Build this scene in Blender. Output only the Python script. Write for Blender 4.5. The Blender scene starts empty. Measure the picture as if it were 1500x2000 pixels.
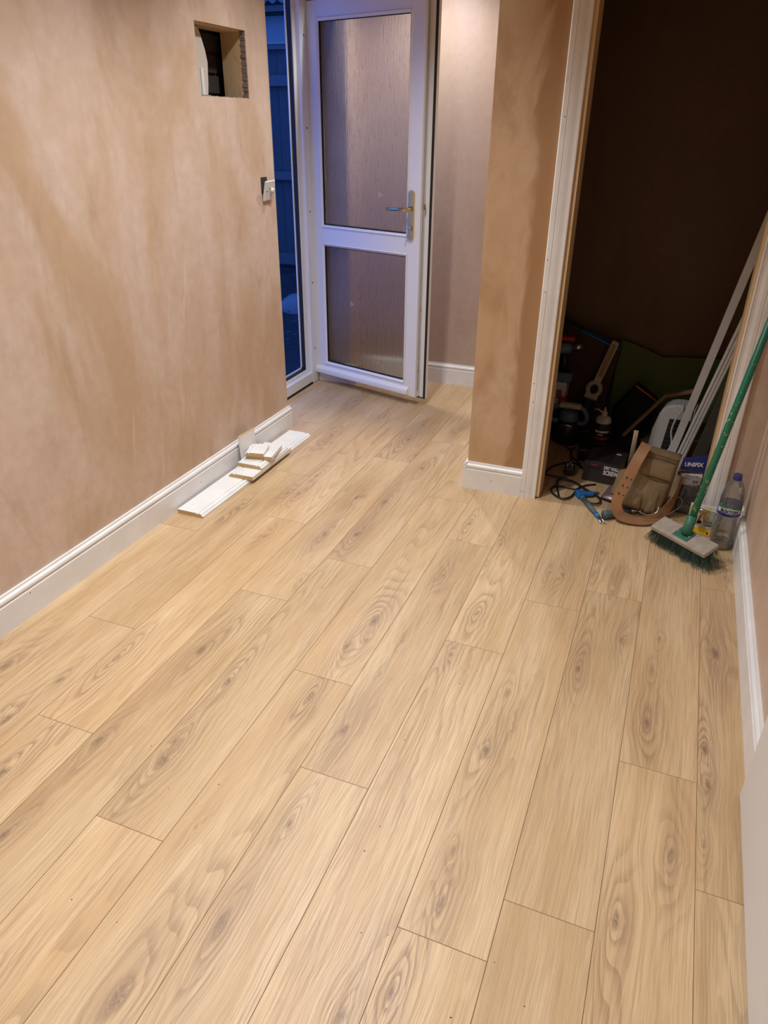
import bpy, bmesh, math, random
from mathutils import Vector, Matrix, noise as mnoise
R = math.radians
scene = bpy.context.scene
C = scene.collection
random.seed(7)

# ------------------------------------------------------------------ camera
cam = bpy.data.cameras.new('camera')
cam.sensor_fit = 'VERTICAL'; cam.sensor_height = 24.0; cam.lens = 16.912; cam.clip_start = 0.02
camo = bpy.data.objects.new('camera', cam); C.objects.link(camo)
def cam_matrix(yaw, pitch, roll, loc):
    cy, sy, cp, sp = math.cos(yaw), math.sin(yaw), math.cos(pitch), math.sin(pitch)
    f = Vector((sy*cp, cy*cp, -sp)); r = Vector((cy, -sy, 0)); d = f.cross(r)
    cr, sr = math.cos(roll), math.sin(roll)
    r2 = cr*r + sr*d; d2 = -sr*r + cr*d
    m = Matrix((( r2.x, -d2.x, -f.x, loc[0]), (r2.y, -d2.y, -f.y, loc[1]), (r2.z, -d2.z, -f.z, loc[2]), (0, 0, 0, 1)))
    return m
camo.matrix_world = cam_matrix(-0.373549, 0.492743, -0.009678, (0, 0, 1.47))
scene.camera = camo

# ------------------------------------------------------------------ world: deep blue dusk sky
w = bpy.data.worlds.new('dusk'); scene.world = w; w.use_nodes = True
bg = w.node_tree.nodes['Background']
bg.inputs[0].default_value = (0.07, 0.22, 1.0, 1); bg.inputs[1].default_value = 1.5

# ------------------------------------------------------------------ ceiling downlights (lamps)
def downlight(x, y, power, z=2.38, cone=128, blend=1.0, col=(0.94, 0.975, 1.0)):
    l = bpy.data.lights.new('downlight', 'SPOT'); l.energy = power; l.color = col
    l.spot_size = R(cone); l.spot_blend = blend; l.shadow_soft_size = 0.03
    o = bpy.data.objects.new('downlight', l); C.objects.link(o); o.location = (x, y, z)
    return o
for (x, y, p) in ((-1.37, 3.95, 78), (-1.22, 2.87, 72), (-1.08, 1.92, 108), (-1.15, 0.7, 104), (-0.65, -0.25, 118)):
    downlight(x, y, p)
vs = scene.view_settings
vs.view_transform = 'Standard'; vs.look = 'None'; vs.gamma = 1.0; vs.exposure = 0.0; vs.use_curve_mapping = False

# ================================================================== materials
class NB:
    def __init__(s, name):
        s.m = bpy.data.materials.new(name); s.m.use_nodes = True
        s.t = s.m.node_tree; s.n = s.t.nodes; s.l = s.t.links
        s.b = s.n['Principled BSDF']
    def new(s, typ, **k):
        x = s.n.new(typ)
        for a, v in k.items(): setattr(x, a, v)
        return x
    def put(s, sock, v):
        if v is None: return
        if hasattr(v, 'is_output'): s.l.new(v, sock)
        else:
            if isinstance(v, (tuple, list)) and len(v) == 3 and sock.type == 'RGBA': v = (*v, 1)
            sock.default_value = v
    def math(s, op, a, b=None, clamp=False):
        x = s.new('ShaderNodeMath', operation=op, use_clamp=clamp); s.put(x.inputs[0], a)
        if b is not None: s.put(x.inputs[1], b)
        return x.outputs[0]
    def vm(s, op, a, b=None):
        x = s.new('ShaderNodeVectorMath', operation=op); s.put(x.inputs[0], a)
        if b is not None: s.put(x.inputs[1], b)
        return x.outputs['Value'] if op in ('LENGTH', 'DOT_PRODUCT', 'DISTANCE') else x.outputs[0]
    def noise(s, vec, scale=1.0, detail=3.0, rough=0.5, dist=0.0):
        x = s.new('ShaderNodeTexNoise'); s.put(x.inputs['Vector'], vec)
        x.inputs['Scale'].default_value = scale; x.inputs['Detail'].default_value = detail
        x.inputs['Roughness'].default_value = rough; x.inputs['Distortion'].default_value = dist
        return x.outputs['Fac']
    def ramp(s, f, a, b, lo=0.0, hi=1.0):
        x = s.new('ShaderNodeMapRange', interpolation_type='SMOOTHSTEP'); s.put(x.inputs[0], f)
        for i, v in enumerate((a, b, lo, hi)): x.inputs[i+1].default_value = v
        return x.outputs[0]
    def mix(s, f, a, b, blend='MIX'):
        x = s.new('ShaderNodeMix', data_type='RGBA', blend_type=blend)
        s.put(x.inputs[0], f); s.put(x.inputs[6], a); s.put(x.inputs[7], b)
        return x.outputs[2]
    def pos(s): return s.new('ShaderNodeNewGeometry').outputs['Position']
    def obj(s): return s.new('ShaderNodeTexCoord').outputs['Object']
    def xyz(s, v):
        x = s.new('ShaderNodeSeparateXYZ'); s.put(x.inputs[0], v); return x.outputs
    def comb(s, a, b, c):
        x = s.new('ShaderNodeCombineXYZ')
        for i, v in enumerate((a, b, c)): s.put(x.inputs[i], v)
        return x.outputs[0]
    def bump(s, h, strength=0.2, dist=0.002):
        x = s.new('ShaderNodeBump'); x.inputs['Strength'].default_value = strength; x.inputs['Distance'].default_value = dist
        s.put(x.inputs['Height'], h); s.l.new(x.outputs[0], s.b.inputs['Normal'])
    def set(s, **k):
        for a, v in k.items(): s.put(s.b.inputs[a.replace('_', ' ')], v)
        return s.m

def basic(name, col, rough=0.5, metal=0.0, var=0.12, scale=30.0, spec=0.5, bump=0.0, **k):
    b = NB(name); n = b.noise(b.obj(), scale, 4, 0.6)
    lo = tuple(c*(1-var) for c in col); hi = tuple(min(1, c*(1+var)) for c in col)
    c = b.mix(n, lo, hi)
    b.set(Base_Color=c, Roughness=rough, Metallic=metal)
    b.b.inputs['Specular IOR Level'].default_value = spec
    if bump: b.bump(n, bump, 0.002)
    for a, v in k.items(): b.put(b.b.inputs[a.replace('_', ' ')], v)
    return b.m

def plaster(name, pink, tan, wet, shade_mask=None, rough=0.42, k=1.0):
    b = NB(name); p = b.pos(); x, y, z = b.xyz(p)
    st = b.comb(b.math('MULTIPLY', x, 2.2), b.math('MULTIPLY', y, 2.2), b.math('MULTIPLY', z, 0.9))
    n1 = b.noise(st, 1.1, 4, 0.55, 0.6)
    st2 = b.comb(b.math('MULTIPLY', x, 4.2), b.math('MULTIPLY', y, 4.2), b.math('MULTIPLY', z, 1.7))
    n2 = b.noise(st2, 1.0, 5, 0.6, 1.4)
    n3 = b.noise(p, 26, 5, 0.65)
    c = b.mix(b.ramp(n1, 0.40, 0.62), tan, pink)
    c = b.mix(b.ramp(n2, 0.48-0.06*(k-1), 0.74-0.14*(k-1), 0, min(0.85, 0.40*k)), c, wet)
    # pale trowel strokes
    st3 = b.comb(b.math('MULTIPLY', x, 16.0), b.math('ADD', b.math('MULTIPLY', y, 16.0), b.math('MULTIPLY', z, -3.0)), b.math('MULTIPLY', z, 1.7))
    n4 = b.noise(st3, 1.0, 2, 0.5, 0.4)
    c = b.mix(b.ramp(n4, 0.70, 0.78, 0, 0.35), c, tuple(min(1, v*1.22) for v in pink))
    c = b.mix(b.ramp(n4, 0.27, 0.21, 0, 0.45), c, wet)
    c = b.mix(b.ramp(n3, 0.3, 0.7, 0.0, 0.26), c, tuple(v*0.75 for v in tan))
    if shade_mask: c = b.mix(shade_mask(b, x, y, z, n2), c, wet)  # the wet tone doubles as the painted shade tone here
    b.set(Base_Color=c, Roughness=b.ramp(n1, 0.3, 0.7, rough-0.06, rough+0.1))
    b.b.inputs['Specular IOR Level'].default_value = 0.45
    h = b.math('ADD', b.math('MULTIPLY', n3, 0.35), b.math('MULTIPLY', n4, 0.8))
    b.bump(h, 0.18, 0.004)
    return b.m

M = {}
PINK, TAN, WET = (0.60, 0.455, 0.365), (0.50, 0.335, 0.215), (0.30, 0.165, 0.085)
M['plaster'] = plaster('plaster_dry', PINK, TAN, (0.33, 0.195, 0.11))
M['plaster_far'] = plaster('plaster_far', (0.50, 0.37, 0.31), (0.48, 0.345, 0.27), (0.40, 0.27, 0.19), rough=0.33)
def col_shade_mask(b, x, y, z, n):  # shade painted into the plaster colour on the column's right part
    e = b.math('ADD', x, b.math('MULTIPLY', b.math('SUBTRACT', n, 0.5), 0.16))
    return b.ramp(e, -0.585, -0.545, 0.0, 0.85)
M['plaster_col'] = plaster('plaster_col_shaded', (0.56, 0.39, 0.25), (0.52, 0.335, 0.195), (0.33, 0.175, 0.075), col_shade_mask, k=1.5)
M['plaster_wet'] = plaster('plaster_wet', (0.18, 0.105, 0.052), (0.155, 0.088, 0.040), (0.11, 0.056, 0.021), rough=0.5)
M['plaster_right'] = plaster('plaster_right', (0.60, 0.455, 0.36), (0.55, 0.395, 0.29), (0.42, 0.27, 0.17))
M['ceil'] = basic('ceiling_plaster', (0.52, 0.40, 0.32), 0.7, scale=3)

def white_paint():
    b = NB('white_primer'); p = b.obj(); n = b.noise(p, 6, 4, 0.6); s = b.noise(p, 55, 2, 0.5)
    c = b.mix(b.ramp(n, 0.35, 0.7), (0.72, 0.70, 0.68), (0.79, 0.775, 0.76))
    c = b.mix(b.ramp(s, 0.74, 0.80, 0, 0.55), c, (0.42, 0.37, 0.33))
    b.set(Base_Color=c, Roughness=0.38); b.bump(b.noise(p, 160, 2), 0.05, 0.001)
    return b.m
M['white'] = white_paint()
M['pvc'] = basic('white_pvc', (0.78, 0.78, 0.80), 0.28, var=0.03, scale=8)
M['door_paint'] = basic('door_paint', (0.66, 0.645, 0.635), 0.45, var=0.03, scale=5)
M['mdf'] = basic('mdf_edge', (0.50, 0.32, 0.15), 0.75, var=0.12, scale=120)
M['gasket'] = basic('black_rubber', (0.012, 0.012, 0.014), 0.55)
M['chrome'] = basic('polished_brass_chrome', (0.62, 0.52, 0.34), 0.08, 1.0, var=0.04)
M['steel'] = basic('steel', (0.55, 0.56, 0.58), 0.28, 1.0, var=0.1)
M['dark'] = basic('dark_void', (0.02, 0.018, 0.016), 0.9)
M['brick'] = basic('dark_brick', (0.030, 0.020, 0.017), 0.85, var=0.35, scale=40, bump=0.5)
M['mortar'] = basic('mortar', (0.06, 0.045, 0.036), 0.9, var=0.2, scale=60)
M['hole_edge'] = basic('broken_plaster', (0.26, 0.20, 0.165), 0.9, var=0.7, scale=60, bump=0.6)
M['black_plastic'] = basic('black_plastic', (0.014, 0.014, 0.016), 0.4)
M['black_fabric'] = basic('black_fabric', (0.010, 0.010, 0.012), 0.9, scale=200, bump=0.2)
M['blue_plastic'] = basic('blue_plastic', (0.02, 0.14, 0.42), 0.42)
M['blue_grey'] = basic('blue_grey', (0.10, 0.17, 0.26), 0.45)
M['slate'] = basic('slate_rubber', (0.075, 0.10, 0.11), 0.6, var=0.3, scale=60)
M['grey_rubber'] = basic('grey_rubber', (0.045, 0.045, 0.045), 0.6)
M['maroon'] = basic('maroon_board', (0.06, 0.018, 0.012), 0.65, var=0.3, scale=12)
M['red'] = basic('red_plastic', (0.45, 0.02, 0.025), 0.4)
M['orange'] = basic('orange_trim', (0.60, 0.12, 0.03), 0.6)
M['green_board'] = basic('green_board', (0.12, 0.17, 0.05), 0.8, var=0.18, scale=9)
M['cream'] = basic('cream_plastic', (0.50, 0.44, 0.37), 0.5, var=0.15, scale=20)
M['white_plastic'] = basic('white_plastic', (0.62, 0.61, 0.59), 0.35, var=0.04)
M['khaki'] = basic('khaki_suede', (0.215, 0.145, 0.075), 0.92, var=0.28, scale=26, bump=0.35)
M['khaki_dark'] = basic('khaki_seam', (0.12, 0.075, 0.035), 0.92, var=0.2, scale=50)
M['leather'] = basic('tan_leather', (0.26, 0.125, 0.052), 0.5, var=0.3, scale=18, bump=0.12)
M['carton_black'] = basic('black_carton', (0.030, 0.022, 0.024), 0.42, var=0.2, scale=20)
M['ink_white'] = basic('white_ink', (0.75, 0.73, 0.72), 0.5, var=0.05)
M['ink_red'] = basic('dull_red_ink', (0.36, 0.05, 0.06), 0.5)
M['ink_dark'] = basic('dark_ink', (0.012, 0.010, 0.012), 0.5)
M['ink_navy'] = basic('navy_ink', (0.03, 0.04, 0.16), 0.45)
M['navy'] = basic('navy_card', (0.012, 0.022, 0.20), 0.4)
M['paper'] = basic('white_paper', (0.66, 0.66, 0.66), 0.55, var=0.05)
M['yellow'] = basic('yellow_card', (0.75, 0.50, 0.02), 0.45, var=0.06)
M['screws'] = basic('dark_screws', (0.035, 0.033, 0.034), 0.4, 0.4, var=0.9, scale=160, bump=0.9)
M['lab_green'] = basic('label_green', (0.06, 0.20, 0.09), 0.4)
M['lab_blue'] = basic('label_blue', (0.04, 0.055, 0.27), 0.35)
M['bristle'] = basic('dark_green_bristle', (0.012, 0.05, 0.035), 0.6, var=0.5, scale=200)
M['dark_wood'] = basic('dark_board', (0.075, 0.06, 0.045), 0.7, var=0.3, scale=10)
M['silver_pack'] = basic('pinkish_silver_packet', (0.34, 0.24, 0.25), 0.25, 0.6, var=0.4, scale=40)
M['fence'] = basic('weathered_fence', (0.085, 0.085, 0.088), 0.85, var=0.25, scale=9)
M['fence_rail'] = basic('weathered_rail', (0.12, 0.12, 0.125), 0.85, var=0.15, scale=9)
M['render'] = basic('render_wall', (0.30, 0.30, 0.30), 0.8)
M['roof'] = basic('grey_roof', (0.16, 0.16, 0.17), 0.8, var=0.2)
M['soil'] = basic('garden_soil', (0.018, 0.018, 0.018), 0.95, var=0.8, scale=14, bump=1.0)
M['leaf_litter'] = basic('leaf_litter', (0.05, 0.05, 0.05), 0.85, var=0.7, scale=3)
M['sack'] = basic('white_sack', (0.18, 0.18, 0.185), 0.6, var=0.12, scale=12, bump=0.3)

def pine(name, a=(0.72, 0.51, 0.29), d=(0.54, 0.33, 0.15)):
    b = NB(name); p = b.obj(); x, y, z = b.xyz(p)
    v = b.comb(b.math('MULTIPLY', x, 60.0), b.math('MULTIPLY', y, 60.0), b.math('MULTIPLY', z, 2.2))
    n = b.noise(v, 1.0, 3, 0.5, 1.2); r = b.math('FRACT', b.math('MULTIPLY', b.noise(b.comb(b.math('MULTIPLY', x, 18.0), b.math('MULTIPLY', y, 18.0), b.math('MULTIPLY', z, 2.0)), 1.0, 1, 0.4), 9.0))
    c = b.mix(b.ramp(r, 0.75, 1.0, 0, 0.6), b.mix(n, a, tuple(v*0.86 for v in a)), d)
    k = b.noise(p, 9, 1, 0.4); c = b.mix(b.ramp(k, 0.76, 0.80, 0, 0.7), c, (0.22, 0.10, 0.03))
    b.set(Base_Color=c, Roughness=0.6); return b.m
M['pine'] = pine('pine')
M['frame_wood'] = pine('frame_wood', (0.40, 0.22, 0.11), (0.27, 0.13, 0.05))
M['broom_wood'] = basic('dusty_broom_wood', (0.34, 0.285, 0.23), 0.85, var=0.4, scale=28, bump=0.3)

def green_handle():
    b = NB('green_painted_handle'); p = b.obj(); n = b.noise(p, 55, 4, 0.65); x, y, z = b.xyz(p)
    low = b.ramp(z, 0.42, 0.0, 0.0, 0.10)
    m = b.ramp(b.math('ADD', n, low), 0.62, 0.68)
    c = b.mix(m, (0.010, 0.16, 0.085), (0.50, 0.46, 0.25))
    b.set(Base_Color=c, Roughness=0.35); return b.m
M['handle_green'] = green_handle()
M['socket_green'] = basic('green_socket', (0.03, 0.14, 0.085), 0.5, var=0.4, scale=60)

def glass_rain():
    b = NB('obscured_rain_glass'); p = b.obj(); x, y, z = b.xyz(p)
    v = b.comb(b.math('MULTIPLY', x, 190.0), b.math('MULTIPLY', y, 10.0), b.math('MULTIPLY', z, 9.0))
    n = b.noise(v, 1.0, 3, 0.55, 0.7)
    b.set(Base_Color=(0.80, 0.79, 0.76), Roughness=0.10, IOR=1.45)
    b.b.inputs['Transmission Weight'].default_value = 1.0
    b.bump(n, 0.75, 0.0028); return b.m
M['rain_glass'] = glass_rain()
def clear_film(name, tint=(0.93, 0.95, 0.95), gloss=0.16, rough=0.05, fac=0.0, haze=0.07):
    b = NB(name); tr = b.new('ShaderNodeBsdfTransparent'); tr.inputs[0].default_value = (*tint, 1)
    gl = b.new('ShaderNodeBsdfGlossy'); gl.inputs['Roughness'].default_value = rough; gl.inputs[0].default_value = (0.9, 0.9, 0.9, 1)
    fr = b.new('ShaderNodeFresnel'); fr.inputs[0].default_value = 1.45
    mx = b.new('ShaderNodeMixShader')
    f = b.math('ADD', b.math('MULTIPLY', fr.outputs[0], 0.9), fac, True)
    b.l.new(f, mx.inputs[0]); b.l.new(tr.outputs[0], mx.inputs[1]); b.l.new(gl.outputs[0], mx.inputs[2])
    df = b.new('ShaderNodeBsdfTranslucent'); df.inputs[0].default_value = (0.9, 0.9, 0.9, 1)
    dd = b.new('ShaderNodeBsdfDiffuse'); dd.inputs[0].default_value = (0.85, 0.86, 0.86, 1)
    m2 = b.new('ShaderNodeMixShader'); m2.inputs[0].default_value = 0.5; b.l.new(df.outputs[0], m2.inputs[1]); b.l.new(dd.outputs[0], m2.inputs[2])
    m3 = b.new('ShaderNodeMixShader'); m3.inputs[0].default_value = haze; b.l.new(mx.outputs[0], m3.inputs[1]); b.l.new(m2.outputs[0], m3.inputs[2])
    b.l.new(m3.outputs[0], b.n['Material Output'].inputs['Surface'])
    bp = b.new('ShaderNodeBump'); bp.inputs['Strength'].default_value = 0.35; bp.inputs['Distance'].default_value = 0.003
    b.l.new(b.noise(b.obj(), 38, 2), bp.inputs['Height']); b.l.new(bp.outputs[0], gl.inputs['Normal'])
    return b.m
M['pet'] = clear_film('clear_pet', (0.96, 0.97, 0.97), fac=0.05, haze=0.10)
M['film'] = clear_film('clear_film', (0.93, 0.94, 0.94), fac=0.05)
M['water'] = NB('water').set(Base_Color=(0.95, 0.97, 0.97), Roughness=0.0, IOR=1.33)
M['water'].node_tree.nodes['Principled BSDF'].inputs['Transmission Weight'].default_value = 1.0

def oak():
    b = NB('oak_laminate'); p = b.obj(); x, y, z = b.xyz(p)
    rnd = b.new('ShaderNodeObjectInfo').outputs['Random']; ro = b.math('MULTIPLY', rnd, 47.0)
    wob = b.noise(b.comb(b.math('MULTIPLY', x, 4.0), b.math('MULTIPLY', y, 5.0), ro), 1.0, 3, 0.5)
    wob2 = b.noise(b.comb(b.math('MULTIPLY', x, 16.0), b.math('MULTIPLY', y, 22.0), ro), 1.0, 2, 0.5)
    xs = b.math('ADD', x, b.math('MULTIPLY', b.math('SUBTRACT', wob, 0.5), 0.016))
    xs = b.math('ADD', xs, b.math('MULTIPLY', b.math('SUBTRACT', wob2, 0.5), 0.0010))
    wob3 = b.noise(b.comb(b.math('MULTIPLY', x, 14.0), b.math('MULTIPLY', y, 13.0), b.math('ADD', ro, 3.3)), 1.0, 2, 0.5)
    h = b.noise(b.comb(b.math('MULTIPLY', xs, 8.0), b.math('MULTIPLY', y, 0.55), ro), 1.0, 1, 0.4)
    dark = None; near = None; xf = xs
    for i in range(4):
        a = b.new('ShaderNodeAttribute', attribute_type='OBJECT', attribute_name='knot%d' % i)
        kx, ky, ks = b.xyz(a.outputs['Vector'])
        inv = b.math('DIVIDE', 1.0, b.math('MAXIMUM', ks, 0.05)); km = b.math('MINIMUM', ks, 1.0)
        ddx = b.math('ADD', b.math('SUBTRACT', xs, kx), b.math('MULTIPLY', b.math('SUBTRACT', wob3, 0.5), 0.022))
        dx = b.math('MULTIPLY', b.math('DIVIDE', ddx, 0.017), inv)
        dy = b.math('MULTIPLY', b.math('DIVIDE', b.math('SUBTRACT', y, ky), 0.042), inv)
        r = b.vm('LENGTH', b.comb(dx, dy, 0.0))
        g = b.math('POWER', 2.718, b.math('MULTIPLY', b.math('MULTIPLY', r, r), -0.16))
        # fibres flow around the knot
        xf = b.math('SUBTRACT', xf, b.math('MULTIPLY', b.math('MULTIPLY', ddx, g), 0.75))
        e = b.math('POWER', 2.718, b.math('MULTIPLY', b.vm('LENGTH', b.comb(dx, b.math('MULTIPLY', dy, 0.62), 0.0)), -0.48)); e = b.math('MULTIPLY', e, km)
        h = b.math('ADD', h, b.math('MULTIPLY', e, 0.26))
        core = b.math('MULTIPLY', b.ramp(r, 0.75, 0.10), km)
        smear = b.math('MULTIPLY', b.ramp(b.vm('LENGTH', b.comb(b.math('MULTIPLY', dx, 0.85), b.math('MULTIPLY', dy, 0.42), 0.0)), 3.0, 0.2), km)
        dark = core if dark is None else b.math('MAXIMUM', dark, core)
        near = smear if near is None else b.math('MAXIMUM', near, smear)
    hb = b.math('ADD', h, b.math('MULTIPLY', wob2, 0.02))
    ring = b.math('FRACT', b.math('MULTIPLY', hb, 21.0))
    line = b.math('MULTIPLY', b.ramp(ring, 0.35, 0.9), b.ramp(ring, 1.0, 0.93))
    fib = b.noise(b.comb(b.math('MULTIPLY', xf, 480.0), b.math('MULTIPLY', y, 7.0), ro), 1.0, 2, 0.6)
    fib2 = b.noise(b.comb(b.math('MULTIPLY', xf, 150.0), b.math('MULTIPLY', y, 1.8), ro), 1.0, 4, 0.6)
    broad = b.noise(b.comb(b.math('MULTIPLY', xf, 11.0), b.math('MULTIPLY', y, 1.3), ro), 1.0, 4, 0.55)
    zone = b.noise(b.comb(b.math('MULTIPLY', x, 5.0), b.math('MULTIPLY', y, 1.0), b.math('ADD', ro, 9.0)), 1.0, 2, 0.5)
    fleck = b.noise(b.comb(b.math('MULTIPLY', x, 75.0), b.math('MULTIPLY', y, 55.0), ro), 1.0, 3, 0.6, 1.5)
    c = b.mix(b.ramp(broad, 0.30, 0.70), (0.53, 0.345, 0.175), (0.645, 0.462, 0.272))
    c = b.mix(b.ramp(fib2, 0.40, 0.70, 0, 0.24), c, (0.37, 0.225, 0.115))
    rs = b.math('MULTIPLY', line, b.math('ADD', b.math('MULTIPLY', near, 0.62), b.ramp(zone, 0.45, 0.66, 0.06, 0.55)), True)
    rs = b.math('MULTIPLY', rs, b.ramp(fib, 0.30, 0.60, 0.35, 1.0))
    c = b.mix(rs, c, (0.25, 0.15, 0.085))
    c = b.mix(b.math('MULTIPLY', near, b.ramp(fib2, 0.35, 0.65, 0.14, 0.55)), c, (0.33, 0.205, 0.12))
    c = b.mix(b.math('MULTIPLY', dark, b.ramp(fleck, 0.3, 0.65, 0.35, 0.9)), c, (0.175, 0.11, 0.075))
    c = b.mix(b.ramp(fib, 0.46, 0.62, 0, 0.44), c, (0.33, 0.205, 0.11))
    c = b.mix(b.math('MULTIPLY', b.ramp(fleck, 0.58, 0.70, 0, 0.12), b.ramp(zone, 0.55, 0.35)), c, (0.74, 0.575, 0.39))
    hs = b.new('ShaderNodeHueSaturation'); b.put(hs.inputs['Color'], c)
    b.put(hs.inputs['Value'], b.math('ADD', 0.94, b.math('MULTIPLY', rnd, 0.12))); hs.inputs['Saturation'].default_value = 1.0
    b.set(Base_Color=hs.outputs[0], Roughness=b.ramp(fib, 0.3, 0.7, 0.34, 0.46))
    b.b.inputs['Specular IOR Level'].default_value = 0.5
    hh = b.math('SUBTRACT', b.math('MULTIPLY', fib, 0.6), b.math('MULTIPLY', rs, 0.5))
    b.bump(hh, 0.22, 0.0012); return b.m
M['oak'] = oak()
M['joint'] = basic('plank_core', (0.34, 0.215, 0.115), 0.8)

# ================================================================== mesh helpers
class MB:
    def __init__(s): s.bm = bmesh.new()
    def _new(s, fn, mtx=None, **k):
        before = set(s.bm.verts); fn(s.bm, **k)
        nv = [v for v in s.bm.verts if v not in before]
        if mtx is not None: bmesh.ops.transform(s.bm, matrix=mtx, verts=nv)
        return nv
    def box(s, lo, hi, bevel=0.0, mtx=None, seg=2):
        lo, hi = Vector(lo), Vector(hi); b2 = bmesh.new(); bmesh.ops.create_cube(b2, size=1.0)
        d = hi-lo
        for v in b2.verts: v.co = Vector((v.co.x*d.x, v.co.y*d.y, v.co.z*d.z)) + (lo+hi)/2
        if bevel: bmesh.ops.bevel(b2, geom=b2.edges[:], offset=bevel, segments=seg, profile=0.5, affect='EDGES')
        s.join(b2, mtx); return s
    def join(s, b2, mtx=None):
        if mtx is not None: bmesh.ops.transform(b2, matrix=mtx, verts=b2.verts)
        vm = {}
        for v in b2.verts: vm[v] = s.bm.verts.new(v.co)
        for f in b2.faces:
            nf = s.bm.faces.new([vm[v] for v in f.verts]); nf.smooth = f.smooth
        b2.free()
    def raw(s, verts, faces, smooth=False):
        vs_ = [s.bm.verts.new(v) for v in verts]
        for f in faces:
            try:
                nf = s.bm.faces.new([vs_[i] for i in f]); nf.smooth = smooth
            except ValueError: pass
        return s
    def prism(s, prof, a, b, ux, uy, smooth=False):
        """extrude 2D profile (list of (p,q)) from point a to point b; p along ux, q along uy"""
        a, b, ux, uy = Vector(a), Vector(b), Vector(ux), Vector(uy); n = len(prof)
        V = [a+ux*p+uy*q for p, q in prof] + [b+ux*p+uy*q for p, q in prof]
        F = [(i, (i+1) % n, n+(i+1) % n, n+i) for i in range(n)]
        s.raw(V, F, smooth); m = len(s.bm.verts); s.bm.verts.ensure_lookup_table()
        try:
            s.bm.faces.new([s.bm.verts[m-2*n+i] for i in reversed(range(n))]); s.bm.faces.new([s.bm.verts[m-n+i] for i in range(n)])
        except ValueError: pass
        return s
    def lathe(s, prof, seg=24, mtx=None, cap=True, smooth=True):
        V, F = [], []
        for r, z in prof:
            for i in range(seg):
                a = 2*math.pi*i/seg; V.append(Vector((r*math.cos(a), r*math.sin(a), z)))
        for j in range(len(prof)-1):
            for i in range(seg):
                F.append((j*seg+i, j*seg+(i+1) % seg, (j+1)*seg+(i+1) % seg, (j+1)*seg+i))
        if cap:
            F.append(tuple(reversed(range(seg)))); F.append(tuple((len(prof)-1)*seg+i for i in range(seg)))
        if mtx is not None: V = [mtx @ v for v in V]
        return s.raw(V, F, smooth)
    def tube(s, pts, rad, seg=8, smooth=True, closed=False, res=0):
        pts = [Vector(p) for p in pts]
        if res: pts = spline(pts, res)
        n = len(pts); rads = rad if isinstance(rad, (list, tuple)) else [rad]*n
        if len(rads) != n: rads = [rads[min(len(rads)-1, int(i*len(rads)/n))] for i in range(n)]
        V, F = [], []; up = None
        for i, p in enumerate(pts):
            t = (pts[min(i+1, n-1)]-pts[max(i-1, 0)])
            if t.length < 1e-9: t = Vector((0, 0, 1))
            t.normalize()
            if up is None:
                up = Vector((0, 0, 1)) if abs(t.z) < 0.9 else Vector((1, 0, 0))
            u = (up - t*up.dot(t)).normalized(); v = t.cross(u); up = u
            for k in range(seg):
                a = 2*math.pi*k/seg; V.append(p+(u*math.cos(a)+v*math.sin(a))*rads[i])
        for i in range(n-1):
            for k in range(seg): F.append((i*seg+k, i*seg+(k+1) % seg, (i+1)*seg+(k+1) % seg, (i+1)*seg+k))
        F.append(tuple(reversed(range(seg)))); F.append(tuple((n-1)*seg+k for k in range(seg)))
        return s.raw(V, F, smooth)
    def bar(s, a, b, wdt, hgt, up=(0, 0, 1), bevel=0.0):
        """rectangular bar from a to b"""
        a, b = Vector(a), Vector(b); t = (b-a); L = t.length; t.normalize()
        u = Vector(up); u = (u - t*u.dot(t)).normalized(); v = t.cross(u)
        m = Matrix((( v.x, u.x, t.x, a.x), (v.y, u.y, t.y, a.y), (v.z, u.z, t.z, a.z), (0, 0, 0, 1)))
        s.box((-wdt/2, -hgt/2, 0), (wdt/2, hgt/2, L), bevel, m); return s
    def slab(s, tl, tr, br, bl, depth, bulge=0.01, nu=12, nv=12, wrinkle=0.0, seed=0.0, back=0.3):
        """soft padded quad: front corners given, depth vector points backward"""
        tl, tr, br, bl, dv = map(Vector, (tl, tr, br, bl, depth)); nrm = -dv.normalized()
        V, F = [], []
        for side in (0, 1):
            for j in range(nv+1):
                for i in range(nu+1):
                    u, v = i/nu, j/nv
                    p = (tl*(1-u)+tr*u)*(1-v)+(bl*(1-u)+br*u)*v
                    e = (1-abs(2*u-1)**4)*(1-abs(2*v-1)**4)
                    wv = mnoise.noise(Vector((u*3+seed, v*4.5, seed*1.7)))*wrinkle*e
                    if side == 0: p = p + nrm*(bulge*e+wv)
                    else: p = p + dv*(0.35+0.65*e) - nrm*(bulge*back*e)
                    V.append(p)
        k = (nu+1)*(nv+1)
        for j in range(nv):
            for i in range(nu):
                a = j*(nu+1)+i; F.append((a, a+nu+1, a+nu+2, a+1)); F.append((k+a, k+a+1, k+a+nu+2, k+a+nu+1))
        for i in range(nu):
            F.append((i, i+1, k+i+1, k+i)); a = nv*(nu+1)+i; F.append((a+1, a, k+a, k+a+1))
        for j in range(nv):
            a = j*(nu+1); b = a+nu+1; F.append((b, a, k+a, k+b)); a2 = a+nu; b2 = b+nu; F.append((a2, b2, k+b2, k+a2))
        return s.raw(V, F, True)
    def build(s, name, mat, parent=None, loc=None, fix=True):
        if fix: bmesh.ops.recalc_face_normals(s.bm, faces=s.bm.faces)
        me = bpy.data.meshes.new(name); s.bm.to_mesh(me); s.bm.free()
        me.materials.append(M[mat] if isinstance(mat, str) else mat)
        o = bpy.data.objects.new(name, me); C.objects.link(o)
        if parent is not None: o.parent = parent
        if loc is not None: o.location = loc
        return o

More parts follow.
